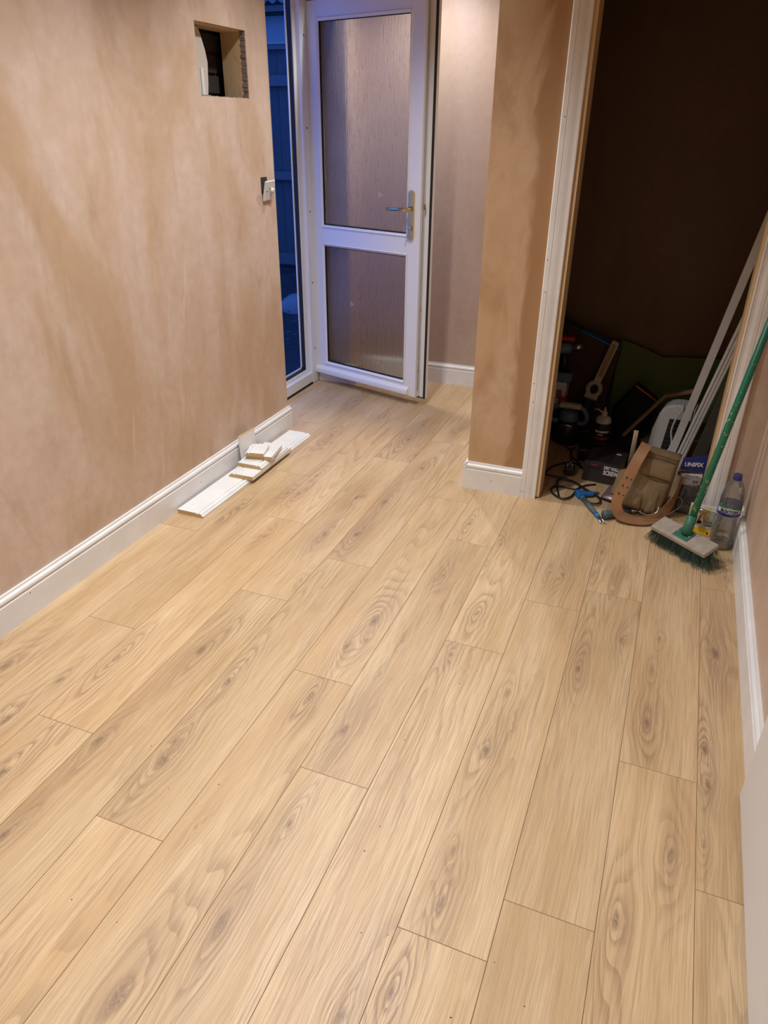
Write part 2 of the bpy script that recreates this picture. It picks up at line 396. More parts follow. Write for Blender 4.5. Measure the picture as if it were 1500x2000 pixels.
def spline(pts, res):
    out = []; n = len(pts)
    for i in range(n-1):
        p0, p1, p2, p3 = pts[max(i-1, 0)], pts[i], pts[i+1], pts[min(i+2, n-1)]
        for k in range(res):
            t = k/res
            out.append(0.5*((2*p1)+(p2-p0)*t+(2*p0-5*p1+4*p2-p3)*t*t+(3*p1-p0-3*p2+p3)*t**3))
    out.append(pts[-1]); return out

def empty(name, loc=(0, 0, 0), rz=0.0):
    o = bpy.data.objects.new(name, None); C.objects.link(o); o.location = loc; o.rotation_euler = (0, 0, rz); o.empty_display_size = 0.05
    return o
def tag(o, label, cat, group=None, kind=None):
    o['label'] = label; o['category'] = cat
    if group: o['group'] = group
    if kind: o['kind'] = kind
    return o
def struct(o, label=None, cat=None):
    o['kind'] = 'structure'
    if label: o['label'] = label
    if cat: o['category'] = cat
    return o
def dup(o, parent=None, loc=None):
    c = o.copy(); C.objects.link(c); c.parent = parent
    if loc is not None: c.location = loc
    for ch in list(o.children): dup(ch, c)
    return c
def text_mesh(body, size, depth=0.0006, bold=0.0, sx=1.0):
    cu = bpy.data.curves.new('t', 'FONT'); cu.body = body; cu.size = size; cu.align_x = 'CENTER'; cu.align_y = 'CENTER'
    cu.extrude = depth; cu.offset = bold; cu.resolution_u = 2
    o = bpy.data.objects.new('t', cu); C.objects.link(o); dg = bpy.context.evaluated_depsgraph_get(); dg.update()
    me = bpy.data.meshes.new_from_object(o.evaluated_get(dg)); V = [Vector((v.co.x*sx, v.co.y, v.co.z)) for v in me.vertices]; F = [tuple(p.vertices) for p in me.polygons]
    bpy.data.objects.remove(o); bpy.data.curves.remove(cu); bpy.data.meshes.remove(me)
    return V, F
def text_on(name, body, size, origin, ux, uy, mat, parent, bold=0.0, sx=1.0, lift=0.0008):
    ux, uy = Vector(ux).normalized(), Vector(uy).normalized(); n = ux.cross(uy); o = Vector(origin)
    V, F = text_mesh(body, size, 0.0004, bold, sx)
    return MB().raw([o+ux*v.x+uy*v.y+n*(v.z+lift) for v in V], F).build(name, mat, parent, fix=False)
def text_round(name, body, size, radius, z, ang, mat, parent, bold=0.0, sx=1.0, lift=0.0006):
    V, F = text_mesh(body, size, 0.0004, bold, sx)
    out = [Vector(((radius+lift+v.z)*math.cos(ang+v.x/radius), (radius+lift+v.z)*math.sin(ang+v.x/radius), z+v.y)) for v in V]
    return MB().raw(out, F).build(name, mat, parent, fix=False)

# ================================================================== room shell
XL, XR, YF, YC, CEIL = -1.838, 0.408, 4.35, 2.933, 2.40
YB = -1.6
# --- floor: base board and single planks
floor = MB().box((-2.13, YB, -0.06), (0.60, 4.40, -0.0125)).build('floor', 'joint')
struct(floor, 'pale oak laminate floor of long planks')
PW, X0, PLEN = 0.19195, -1.4523, 1.2685
joints = {-4: 0.3, -3: 0.55, -2: 2.101, -1: 1.477, 0: 1.057, 1: 1.807, 2: 0.85, 3: 1.498, 4: 1.167, 5: 1.811, 6: 0.865, 7: 1.007, 8: 1.50, 9: 1.187, 10: 0.7}
knots = [(-1.192, 1.471, 1.2), (-1.034, 1.373, 1), (-1.23, 1.039, 1), (-1.03, 1.053, 1.6), (-1.038, 1.119, 0.8), (-1.503, 1.193, 0.8), (-1.414, 1.336, 0.9), (-1.704, 1.179, 1.2), (-1.4, 0.899, 0.7), (-0.744, 0.539, 1.8), (-0.64, 0.731, 1.4), (-1.229, 0.727, 1), (-0.624, 1.003, 0.9), (-0.229, 0.945, 1.2), (-0.242, 1.079, 0.6), (-0.335, 0.662, 1.2), (0.118, 1.049, 1.1), (0.224, 1.254, 1), (0.293, 1.317, 0.7), (-0.746, 1.819, 1.5), (-0.732, 1.712, 0.8), (-0.775, 1.661, 1), (-0.62, 1.752, 0.6), (-0.626, 1.577, 0.6), (-0.63, 1.326, 1.2), (-0.459, 1.746, 0.8), (-0.249, 1.401, 1.3), (-0.246, 1.645, 0.7), (-0.235, 1.824, 0.6), (-0.07, 1.829, 0.9), (0.038, 2.027, 0.8), (0.152, 2.08, 0.6), (0.143, 1.909, 0.6), (0.141, 1.669, 1.2), (0.322, 2.069, 1.4), (0.302, 1.504, 0.9), (0.294, 1.629, 1), (-1.369, 2.173, 0.8), (-1.601, 2.339, 0.8), (-1.472, 2.548, 0.8), (-1.432, 2.77, 0.7), (-1.161, 2.628, 1.1), (-1.154, 2.279, 1), (-1.031, 2.33, 1.4), (-1.086, 1.946, 0.5), (-0.992, 3.036, 0.9), (-1.034, 2.638, 1.1), (-0.628, 2.59, 0.9), (-0.475, 2.473, 0.8), (-0.485, 2.296, 0.6), (-0.613, 2.167, 0.9), (-0.433, 1.994, 0.7), (-0.207, 2.346, 0.8), (-0.088, 2.569, 0.7), (-0.095, 2.389, 0.6), (-1.073, 3.169, 0.7), (0.361, 2.554, 0.7)]
plank_mesh = {}
def plank(x0, x1, y0, y1):
    key = (round(x1-x0, 4), round(y1-y0, 4))
    if key not in plank_mesh:
        g = 0.00025; hw, hl = (x1-x0)/2-g, (y1-y0)/2-g; e = 0.0007
        V = [(-hw, -hl, -.012), (hw, -hl, -.012), (hw, hl, -.012), (-hw, hl, -.012),
             (-hw, -hl, -e), (hw, -hl, -e), (hw, hl, -e), (-hw, hl, -e),
             (-hw+e, -hl+e, 0), (hw-e, -hl+e, 0), (hw-e, hl-e, 0), (-hw+e, hl-e, 0)]
        F = [(3, 2, 1, 0)] + [(a+i, a+(i+1) % 4, a+4+(i+1) % 4, a+4+i) for a in (0, 4) for i in range(4)] + [(8, 9, 10, 11)]
        me = bpy.data.meshes.new('plank'); me.from_pydata(V, [], F); me.materials.append(M['oak'])
        me.materials.append(M['joint'])
        for p in me.polygons:
            if 5 <= p.index <= 8: p.material_index = 1
        plank_mesh[key] = me
    o = bpy.data.objects.new('plank', plank_mesh[key]); C.objects.link(o); o.parent = floor
    cx, cy = (x0+x1)/2, (y0+y1)/2; o.location = (cx, cy, 0)
    ks = [(k[0]-cx, k[1]-cy, k[2]) for k in knots if x0 < k[0] < x1 and y0 < k[1] < y1]
    if len(ks) < 2:
        for q in range(random.choice((1, 2))): ks.append((random.uniform(-.07, .07), random.uniform(-hl_(y0, y1), hl_(y0, y1)), random.uniform(.5, 1.1)))
    for i in range(4):
        k = ks[i] if i < len(ks) else (9.0, 9.0, 0.05)
        o['knot%d' % i] = [float(k[0]), float(k[1]), float(k[2])]
def hl_(a, b): return (b-a)/2*0.9
for k, j in joints.items():
    x0, x1 = X0+k*PW, X0+(k+1)*PW
    x0, x1 = max(x0, -2.064), min(x1, 0.59)
    if x1-x0 < 0.02: continue
    y = j - math.ceil((j-YB)/PLEN)*PLEN
    while y < 4.36:
        a, b_ = max(y, YB), min(y+PLEN, 4.36)
        lim = 4.10 if x1 < XL else 9
        b_ = min(b_, lim)
        if x1 < XL-0.02 and b_ < 3.2: y += PLEN; continue
        if x1 < XL-0.02: a = max(a, 3.24)
        if b_-a > 0.03: plank(x0, x1, a, b_)
        y += PLEN

# --- left wall: plasterboard skin with a square hole, cavity, end cap
hy0, hy1, hz0, hz1 = 2.717, 3.075, 1.562, 1.804
wl = MB()
sk = XL-0.024
wl.box((sk, YB, 0), (XL, hy0, CEIL)).box((sk, hy1, 0), (XL, 3.25, CEIL))
wl.box((sk, hy0, 0), (XL, hy1, hz0)).box((sk, hy0, hz1), (XL, hy1, CEIL))
wl.box((-2.13, 3.19, 0), (sk, 3.25, CEIL))
wl.box((-2.13, 3.25, 2.13), (XL, YF+0.1, CEIL))
wl.box((-2.13, 4.10, 0), (XL, YF+0.1, 2.13))
wl.box((-2.13, YB, 0), (-2.06, 3.19, 1.45)).box((-2.13, YB, 1.95), (-2.06, 3.19, CEIL)).box((-2.13, YB, 1.45), (-2.06, 2.55, 1.95))
wall_left = struct(wl.build('wall_left', 'plaster'), 'bare pinkish plaster wall with a square hole cut in it')
# hole: broken edge, pine lining, brick behind
he = MB()
random.seed(3)
for i in range(80):
    z = hz0+(hz1-hz0)*(i+.5)/80; d = .0035+.003*mnoise.noise(Vector((i*.23, 0, 0)))+random.uniform(0, .0008)
    he.box((sk-.002, hy1-d, z-.0016), (XL-.001, hy1+.001, z+.0016))
for i in range(20):
    y = hy0+(hy1-hy0)*(i+.5)/20; d = random.uniform(.0005, .004)
    he.box((sk-.002, y-.01, hz0-.001), (XL-.001, y+.01, hz0+d))
he.build('broken_edge', 'hole_edge', wall_left)
MB().box((-1.955, hy1-.004, hz0-.03), (sk-.001, hy1+.04, hz1+.03)).build('stud', 'pine', wall_left)
MB().box((-1.955, hy0-.03, hz1-.004), (sk-.001, hy1-.006, hz1+.04)).build('noggin', 'pine', wall_left)
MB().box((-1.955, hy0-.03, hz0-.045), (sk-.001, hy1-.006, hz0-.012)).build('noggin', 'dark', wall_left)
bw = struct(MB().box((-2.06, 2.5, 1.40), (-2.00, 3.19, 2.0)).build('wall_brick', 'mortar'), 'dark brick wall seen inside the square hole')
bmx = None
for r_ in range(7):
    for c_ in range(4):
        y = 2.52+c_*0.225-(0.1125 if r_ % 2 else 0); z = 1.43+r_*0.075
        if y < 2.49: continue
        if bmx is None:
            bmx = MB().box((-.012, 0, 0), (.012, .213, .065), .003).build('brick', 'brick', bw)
        else:
            q = bmx.copy(); C.objects.link(q); bmx2 = q
            q.parent = bw; q.location = (-1.996+random.uniform(-.003, .002), y, z); continue
        bmx.location = (-1.996, y, z)
cl = empty('card_strip', (-1.885, 2.80, 1.555)); tag(cl, 'pale bent card strip standing inside the square wall hole', 'card')
MB().prism([(-.09, -.002), (.036, -.002), (.046, .05), (.054, .125), (.044, .165), (.018, .222), (.006, .238), (-.09, .24)], (0, 0, 0), (-.004, 0, 0), (0, 1, 0), (0, 0, 1)).build('sheet', 'cream', cl)
MB().box((.0005, -.002, .004), (.003, .018, .105), .0008).build('slot_strip', 'white_plastic', cl)
# --- other walls
wall_far = struct(MB().box((XL, YF, 0), (-.64, YF+.1, CEIL)).build('wall_far', 'plaster_far'), 'pink plaster end wall behind the open glazed door')
XC = -0.742
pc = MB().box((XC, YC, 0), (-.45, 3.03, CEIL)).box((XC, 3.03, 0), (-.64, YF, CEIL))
struct(pc.build('wall_column', 'plaster_col'), 'brown plaster stub wall beside the dark cupboard')
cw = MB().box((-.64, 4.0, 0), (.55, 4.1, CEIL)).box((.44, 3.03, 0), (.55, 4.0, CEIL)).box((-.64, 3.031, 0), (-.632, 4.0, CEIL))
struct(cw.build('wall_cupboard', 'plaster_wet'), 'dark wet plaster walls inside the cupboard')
fr = MB().box((.285, YC, 0), (.55, 3.03, CEIL)).box((-.45, YC, 2.03), (.285, 3.03, CEIL))
struct(fr.build('wall_cupboard_front', 'plaster_right'), 'brown plaster around the cupboard opening')
struct(MB().box((XR, YB, 0), (XR+.12, YC, CEIL)).build('wall_right', 'plaster_right'), 'brown plaster wall on the right')
struct(MB().box((-2.13, YB-.1, 0), (XR+.12, YB, CEIL)).build('wall_back', 'plaster'), 'plaster wall behind the viewer')
struct(MB().box((-2.13, YB-.1, CEIL), (.6, YF+.1, CEIL+.08)).build('ceiling', 'ceil'), 'plaster ceiling')

# --- skirting boards
SK = [(0, 0), (.018, 0), (.018, .094), (.0165, .0965), (.0130, .0975), (.0130, .1005), (.0160, .1025), (.0178, .107), (.0178, .111), (.0160, .116), (.0120, .1195), (.0090, .1205), (.0085, .1225), (.0080, .128), (0, .128)]
def skirt(name, a, b, out, label):
    return struct(MB().prism(SK, a, b, out, (0, 0, 1)).build(name, 'white', None), label)
bl = skirt('baseboard_left', (XL, YB, 0), (XL, 3.262, 0), (1, 0, 0), 'white moulded skirting board along the left wall')
skirt('baseboard_far', (-1.80, YF, 0), (XC-.019, YF, 0), (0, -1, 0), 'white skirting board on the wall behind the door')
skirt('baseboard_right', (XR, 1.492, 0), (XR, YC, 0), (-1, 0, 0), 'white skirting board along the right wall')
skirt('baseboard_reveal', (-2.06, 4.10, 0), (-1.80, 4.10, 0), (0, -1, 0), 'white skirting piece under the open door by its frame')
bc = MB().prism(SK, (XC, YC, 0), (-.489, YC, 0), (0, -1, 0), (0, 0, 1)).build('face_board', 'white')
bcs = empty('baseboard_column', (0, 0, 0)); struct(bcs, 'short white skirting board around the stub wall end'); bc.parent = bcs
MB().prism(SK, (XC, YF, 0), (XC, YC-.018, 0), (-1, 0, 0), (0, 0, 1)).build('side_board', 'white', bcs)
for (x, z) in ((-.625, .055),): MB().lathe([(.002, 0), (.002, .0006)], 8, Matrix.Translation((x, YC-.0181, z)) @ Matrix.Rotation(R(90), 4, 'X')).build('nail_hole', 'khaki_dark', bcs)
for (y, z) in ((1.42, .085), (2.4, .058), (3.22, .088)): MB().lathe([(.002, 0), (.002, .0006)], 8, Matrix.Translation((XL+.0181, y, z)) @ Matrix.Rotation(R(90), 4, 'Y')).build('nail_hole', 'khaki_dark', bl)

# --- cupboard opening: architraves and pine lining
AR = [(0, 0), (.068, 0), (.068, .016), (.064, .018), (.048, .0175), (.0465, .0150), (.0440, .0150), (.042, .0165), (.030, .0150), (.016, .0105), (.008, .0100), (.005, .012), (0, .0105)]
def arch(name, x, sgn, z0, z1, label):
    o = struct(MB().prism(AR, (x, YC, z0), (x, YC, z1), (sgn, 0, 0), (0, -1, 0)).build(name, 'white'), label)
    return o
a1 = arch('trim_1', -.422, -1, 0, 2.09, 'white moulded architrave between the stub wall and cupboard opening')
a2 = arch('trim_2', .254, 1, 0, 2.09, 'white moulded architrave right of the cupboard behind the broom')
for k, z in enumerate((.45, .53, .9, 1.02, 1.5, .03)):
    MB().lathe([(.002, 0), (.002, .0008)], 8, Matrix.Translation((-.481 if k % 2 else -.476, YC-.0182, z)) @ Matrix.Rotation(R(90), 4, 'X')).build('nail_hole', 'khaki_dark', a1)
struct(MB().box((-.445, YC+.002, .006), (-.407, 3.045, 2.03), .001).build('trim_3', 'pine'), 'bare pine lining on the left of the cupboard opening')
struct(MB().box((.246, YC+.002, .006), (.284, 3.045, 2.03), .001).build('trim_4', 'pine'), 'bare pine lining on the right of the cupboard opening')
struct(MB().box((-.407, YC+.002, 1.99), (.246, 3.045, 2.029), .001).build('trim_5', 'pine'), 'bare pine lining across the top of the cupboard opening')

# --- back door frame (white PVC), open leaf
FX0, FX1 = -2.125, -2.065          # frame depth
JF = 3.965                          # inner edge of far jamb (rebate)
def pbox(name, lo, hi, mat, parent, bev=.003, mtx=None): return MB().box(lo, hi, bev, mtx).build(name, mat, parent)
dfr = empty('door_frame', (FX0, 3.68, 0)); struct(dfr, 'white plastic frame of the open garden door')
def w2(p): return (p[0]-FX0, p[1]-3.68, p[2])
def fbox(name, lo, hi, mat='pvc', bev=.003): return pbox(name, w2(lo), w2(hi), mat, dfr, bev)
jm = fbox('jamb', (FX0, 4.00, .0), (FX1, 4.098, 2.13))
fbox('jamb_lip', (FX0, 3.968, .075), (-2.09, 4.001, 2.06))
fbox('jamb_gasket', (-2.118, 3.960, .085), (-2.096, 3.9685, 2.055), 'gasket', .001)
fbox('jamb_outer_bead', (-2.124, 3.950, .09), (-2.118, 3.9685, 2.055), 'pvc', .001)
fbox('jamb', (FX0, 3.252, .0), (FX1, 3.33, 2.13))
fbox('sill', (FX0, 3.33, .012), (FX1, 4.00, .075), 'pvc', .004)
fbox('sill_upstand', (FX0, 3.33, .075), (-2.09, 3.968, .095))
fbox('sill_gasket', (-2.118, 3.33, .095), (-2.096, 3.962, .103), 'gasket', .001)
fbox('sill_outer_bead', (-2.124, 3.33, .095), (-2.118, 3.962, .112), 'pvc', .001)
fbox('sill_shadow_gap', (FX0, 3.33, -.012), (FX1-.001, 4.00, .012), 'dark', 0)
fbox('head', (FX0, 3.33, 2.045), (FX1, 4.00, 2.13))
for z in (.22, .62, 1.02, 1.45, 1.88):
    MB().lathe([(.0055, 0), (.0055, .001)], 10, Matrix.Translation(w2((FX1+.0, 4.045, z))) @ Matrix.Rotation(R(90), 4, 'Y')).build('screw_hole', 'gasket', dfr)

d1 = empty('door_1', (-2.05, 4.07, 0), R(-16.5)); struct(d1, 'white half glazed plastic door standing open into the room')
# local: x along leaf, -y is the face towards the viewer (outside face), z up
def chamf(m, lo, hi): m.box(lo, hi, .004)
Z0, Z1 = .052, 2.03
T = .048
st = [('stile', (-.028, 0, Z0), (.055, T, Z1)), ('stile', (.680, 0, Z0), (.758, T, Z1)),
      ('rail', (.055, 0, Z0), (.680, T, .128)), ('rail', (.055, 0, .850), (.680, T, .940)), ('rail', (.055, 0, 1.950), (.680, T, Z1))]
for n, lo, hi in st: MB().box(lo, hi, .0015).build(n, 'pvc', d1)
def bead_frame(x0, x1, z0, z1):
    """bevelled glazing bead around a pane"""
    b = .016; V = []; F = []
    outer = [(x0-b, -.0004, z0-b), (x1+b, -.0004, z0-b), (x1+b, -.0004, z1+b), (x0-b, -.0004, z1+b)]
    mid = [(x0-b*.75, -.006, z0-b*.75), (x1+b*.75, -.006, z0-b*.75), (x1+b*.75, -.006, z1+b*.75), (x0-b*.75, -.006, z1+b*.75)]
    inner = [(x0, .006, z0), (x1, .006, z0), (x1, .006, z1), (x0, .006, z1)]
    back = [(x0, .014, z0), (x1, .014, z0), (x1, .014, z1), (x0, .014, z1)]
    V = outer+mid+inner+back
    for a in (0, 4, 8):
        for i in range(4): F.append((a+i, a+(i+1) % 4, a+4+(i+1) % 4, a+4+i))
    return MB().raw(V, F)
for (z0, z1) in ((.140, .836), (.953, 1.940)):
    p = MB().box((.060, .016, z0-.008), (.675, .036, z1+.008)).build('pane', 'rain_glass', d1)
    bead_frame(.070, .664, z0, z1).build('glazing_bead', 'pvc', p)
    g = MB()
    for lo, hi in (((.070, .004, z0), (.0745, .0155, z1)), ((.6615, .010, z0), (.664, .0155, z1)), ((.070, .004, z0), (.664, .0155, z0+.006)), ((.070, .008, z1-.004), (.664, .0155, z1))): g.box(lo, hi)
    g.build('glazing_gasket', 'gasket', p)
MB().prism([(0, .105), (-.010, .103), (-.022, .092), (-.024, .080), (-.024, .066), (-.020, .064), (0, .064)], (-.026, 0, 0), (.712, 0, 0), (0, 1, 0), (0, 0, 1)).build('weather_bar', 'pvc', d1)
for lo, hi in (((-.05, T, .04), (.055, T+.022, 2.05)), ((.680, T, .04), (.798, T+.022, 2.05)), ((.055, T, .04), (.680, T+.022, .128)), ((.055, T, .850), (.680, T+.022, .940)), ((.055, T, 1.950), (.680, T+.022, 2.05))):
    MB().box(lo, hi, .002).build('inner_flange', 'pvc', d1)
MB().box((.786, T-.006, .045), (.7985, T-.0005, 2.045)).box((.0, T-.006, .0405), (.798, T-.0005, .0455)).build('edge_gasket', 'gasket', d1)
ls = MB().box((.7582, .018, .09), (.7612, .034, 2.0)).build('lock_strip', 'steel', d1)
MB().box((.7612, .019, 1.075), (.770, .033, 1.105), .002).build('latch', 'chrome', ls)
for z in (.2, .55, 1.75): MB().box((.7612, .020, z), (.767, .028, z+.014), .002).build('roller', 'steel', ls)
for (x, z) in ((.268, .525), (.478, 1.135)):
    MB().bar((x-.012, .0155, z+.010), (x-.009, .0155, z-.012), .003, .0006, (0, 1, 0)).bar((x-.002, .0155, z+.010), (x+.003, .0155, z-.010), .003, .0006, (0, 1, 0)).bar((x-.002, .0155, z-.010), (x+.008, .0155, z-.008), .003, .0006, (0, 1, 0)).bar((x+.010, .0155, z-.002), (x+.014, .0155, z+.004), .003, .0006, (0, 1, 0)).build('pen_mark', 'paper', d1)
# handle set
def rounded_plate(x0, x1, z0, z1, y0, y1, n=8):
    r = (x1-x0)/2; cx = (x0+x1)/2; P = []
    for i in range(n+1): a = math.pi*i/n; P.append((cx+r*math.cos(a), z1-r+r*math.sin(a)))
    for i in range(n+1): a = math.pi+math.pi*i/n; P.append((cx+r*math.cos(a), z0+r+r*math.sin(a)))
    return MB().prism(P, (0, y1, 0), (0, y0, 0), (1, 0, 0), (0, 0, 1))
hp = rounded_plate(.686, .722, .926, 1.170, -.012, 0).build('handle_plate', 'chrome', d1)
MB().tube([(.704, -.008, 1.078), (.704, -.035, 1.078), (.700, -.048, 1.078), (.680, -.054, 1.078), (.62, -.054, 1.076), (.573, -.052, 1.074)], [.011, .011, .011, .0105, .010, .0085], 10).build('lever', 'chrome', hp)
MB().lathe([(.010, 0), (.010, .012), (.008, .014)], 14, Matrix.Translation((.704, -.012, .985)) @ Matrix.Rotation(R(90), 4, 'X')).build('key_cylinder', 'steel', hp)
MB().box((.688, -.045, .9835), (.722, -.024, .9865), .001).box((.688, -.048, .968), (.694, -.045, .990)).build('key', 'steel', hp)

# --- entrance door leaf standing open on the right, close to the viewer
d2 = empty('door_2', (.371, 1.485, 0)); struct(d2, 'pale painted door leaf standing open close by on the right')
MB().box((0, -.80, .016), (.030, 0, 1.99), .003).build('leaf', 'door_paint', d2)
d2.rotation_euler = (0, 0, R(-0.4))

# ================================================================== things on the left wall and floor
# light switch hanging off the wall
sw = empty('light_switch', (XL, 3.165, 1.157)); tag(sw, 'white dimmer light switch hanging loose by the garden door', 'switch')
MB().box((-.022, -.042, .030), (.0012, .012, .098)).build('back_box', 'dark', sw)
tm = Matrix.Translation((.006, .0, .0)) @ Matrix.Rotation(R(13), 4, 'Y') @ Matrix.Rotation(R(2), 4, 'X')
MB().box((-.004, -.042, 0), (.004, .042, .086), .003, tm).build('plate', 'white_plastic', sw)
MB().lathe([(.0125, 0), (.0125, .008), (.011, .012), (.006, .013)], 18, tm @ Matrix.Translation((.004, .016, .043)) @ Matrix.Rotation(R(90), 4, 'Y')).build('knob', 'white_plastic', sw)
MB().lathe([(.003, 0), (.003, .001)], 10, tm @ Matrix.Translation((.0042, -.022, .043)) @ Matrix.Rotation(R(90), 4, 'Y')).build('screw_hole', 'dark', sw)
MB().tube([(-.010, .0, .06), (.010, -.004, .064), (.024, -.003, .05)], .003, 6, res=4).build('wire', 'grey_rubber', sw)

# skirting offcuts: profile turned flat (back down). p -> across, q -> up
SKF = [(q, p) for p, q in SK]
def offcut(name, label, cx, cy, z, length, rz, flip=False, group='skirting offcuts by the left wall', tilt=(0, 0)):
    root = empty(name, (cx, cy, z), rz); root.rotation_euler = (tilt[0], tilt[1], rz)
    tag(root, label, 'offcut', group)
    prof = [((-q+.128 if flip else q)-.064, p) for p, q in SK]
    MB().prism(prof, (0, -length/2, 0), (0, length/2, 0), (1, 0, 0), (0, 0, 1)).build('board', 'white', root)
    e = .0006
    for y in (-length/2-e, length/2):
        MB().prism(prof, (0, y, 0), (0, y+e, 0), (1, 0, 0), (0, 0, 1)).build('cut_end', 'mdf', root)
    return root
lb = offcut('skirting_board', 'long white skirting offcut lying flat beside the left skirting', -1.741, 2.697, .0, .985, R(-.6))
offcut('skirting_offcut', 'lowest short skirting offcut of the stack on the long board', -1.722, 2.755, .0184, .375, R(0.5), True)
offcut('skirting_offcut', 'second skirting offcut of the stack with its moulding towards the room', -1.724, 2.785, .0368, .27, R(1.5))
offcut('skirting_offcut', 'third short white offcut in the stack under the topmost one', -1.722, 2.79, .0552, .15, R(10), True)
offcut('skirting_offcut', 'topmost small white offcut tilted on the stack', -1.738, 2.752, .0755, .10, R(14), True, tilt=(R(3), R(1.5))).scale = (.72, 1, 1)
so = empty('skirting_offcut', (-1.817, 2.755, .0)); tag(so, 'short skirting offcut standing on end against the left skirting', 'offcut', 'skirting offcuts by the left wall')
so.location = (-1.800, 2.775, .0); so.rotation_euler = (0, R(-3.5), R(-3))
prof = [(p*.8, q-.064) for p, q in SK]
MB().prism(prof, (0, 0, .0), (0, 0, .158), (1, 0, 0), (0, 1, 0)).build('board', 'white', so)
MB().prism(prof, (0, 0, .158), (0, 0, .1586), (1, 0, 0), (0, 1, 0)).build('cut_end', 'mdf', so)
MB().lathe([(.0018, 0), (.0018, .0005)], 8, Matrix.Translation((-.028, -.43, .0181))).build('nail_hole', 'khaki_dark', lb)

# crumbs on the floor
cr = [(-1.451, 1.063), (-1.085, 1.08), (-1.082, 1.253), (-0.957, 0.981), (-0.848, 1.039), (-0.969, 0.659), (-0.846, 0.655), (-0.433, 1.003), (-0.425, 1.077), (-0.365, 0.825), (-0.312, 0.841), (-0.391, 1.628), (-0.355, 1.7), (-0.507, 1.341), (-0.465, 1.356), (-1.07, 1.698), (-1.267, 1.783), (-0.99, 1.929), (-0.881, 1.946), (-0.837, 2.606), (-0.803, 2.48), (-0.556, 2.143), (-1.246, 2.848), (-0.095, 0.869), (-0.146, 0.74), (-0.022, 0.811)]
c0 = None
for i, (x, y) in enumerate(cr):
    if c0 is None:
        c0 = MB().raw([(-.002, -.0012, 0), (.002, -.001, 0), (.0012, .0016, 0), (-.001, .0012, 0), (.0004, .0002, .0016), (-.0008, -.0002, .0013)], [(0, 1, 4, 5), (1, 2, 4), (2, 3, 5, 4), (3, 0, 5), (3, 2, 1, 0)]).build('wood_crumb', 'mdf_dark' if 'mdf_dark' in M else 'khaki_dark')
        o = c0
    else:
        o = c0.copy(); C.objects.link(o)
    o.location = (x, y, .0); o.rotation_euler = (0, 0, i*1.7); k = .7+.5*((i*37) % 10)/10; o.scale = (k, k, k)
    tag(o, 'tiny dark wood crumb lying on the laminate floor', 'crumb', 'crumbs scattered on the laminate floor')

# ================================================================== cupboard contents
# screw box
bx = empty('screw_box', (-.172, 3.205, 0), R(-6)); tag(bx, 'black carton of dry wall screws beside the tool belt', 'box')
MB().box((-.084, 0, 0), (.076, .175, .100), .0015).build('carton', 'carton_black', bx)
MB().box((-.086, -.003, 0), (.078, .178, .028), .001).build('tray_lip', 'carton_black', bx)
MB().box((-.05, .02, .1002), (.03, .15, .1008)).build('flap_seam', 'ink_dark', bx)
text_on('lettering', 'DRY WALL', .0215, (.042, -.0035, .081), (1, 0, 0), (0, 0, 1), 'ink_white', bx, .0010, .64)
text_on('lettering', 'SCREW', .030, (.041, -.0035, .0565), (1, 0, 0), (0, 0, 1), 'ink_white', bx, .0014, .66)
for (x0, x1, z0, z1, mt) in ((-.070, -.006, .060, .078, 'ink_dark'), (-.052, -.026, .083, .087, 'ink_red')):
    MB().box((x0, -.0006, z0), (x1, .0002, z1)).build('print_block', mt, bx)
xx = -.026
for wd in (.030, .022, .022):
    MB().box((xx, .132, .0996), (xx+wd, .141, .1006)).build('print_block', 'ink_white', bx); xx += wd+.004
MB().box((-.036, .045, .0996), (-.006, .050, .1006)).build('print_block', 'ink_red', bx)

# black cable with plug
cb = empty('power_cable', (-.32, 3.2, 0)); tag(cb, 'coiled black mains cable with plug on the cupboard floor', 'cable')
def cp(l, z=.005): return [Vector((x+.32, y-3.2, z)) for x, y in l]
paths = [[(-0.398, 3.580), (-0.372, 3.53), (-0.348, 3.478), (-0.326, 3.312)],
 [(-0.334, 3.184), (-0.384, 3.172), (-0.425, 3.184), (-0.403, 3.28), (-0.339, 3.357), (-0.292, 3.346), (-0.265, 3.318)],
 [(-0.345, 3.575), (-0.352, 3.53), (-0.348, 3.489), (-0.34, 3.439), (-0.297, 3.384), (-0.275, 3.333)],
 [(-0.323, 2.968), (-0.351, 3.077), (-0.356, 3.138), (-0.333, 3.156), (-0.275, 3.135), (-0.226, 3.085), (-0.171, 3.04), (-0.147, 3.0), (-0.154, 2.96), (-0.191, 2.961), (-0.211, 2.977)],
 [(-0.187, 3.172), (-0.232, 3.135), (-0.26, 3.079), (-0.272, 2.997), (-0.3, 2.956), (-0.342, 2.977), (-0.369, 3.021), (-0.358, 3.069), (-0.314, 3.083), (-0.223, 3.069), (-0.185, 3.042)]]
for i, p in enumerate(paths):
    q = cp(p, .0042); n = len(q)
    for k in range(n): q[k].z += (.014 if i == 0 else .006)*math.sin(math.pi*k/(n-1))+ (0.004 if i % 2 else 0)
    MB().tube(q, .0042, 8, res=6).build('cable', 'black_plastic', cb)
pm = Matrix.Translation((-.002, .045, .0)) @ Matrix.Rotation(R(95), 4, 'Z')
pg = MB().box((-.026, -.024, .004), (.026, .024, .044), .008, pm).build('plug', 'black_plastic', cb)
for (x, y) in ((.012, 0), (-.012, .011), (-.012, -.011)): MB().box((x-.003, y-.003, .044), (x+.003, y+.003, .062), .0005, pm).build('pin', 'steel', pg)

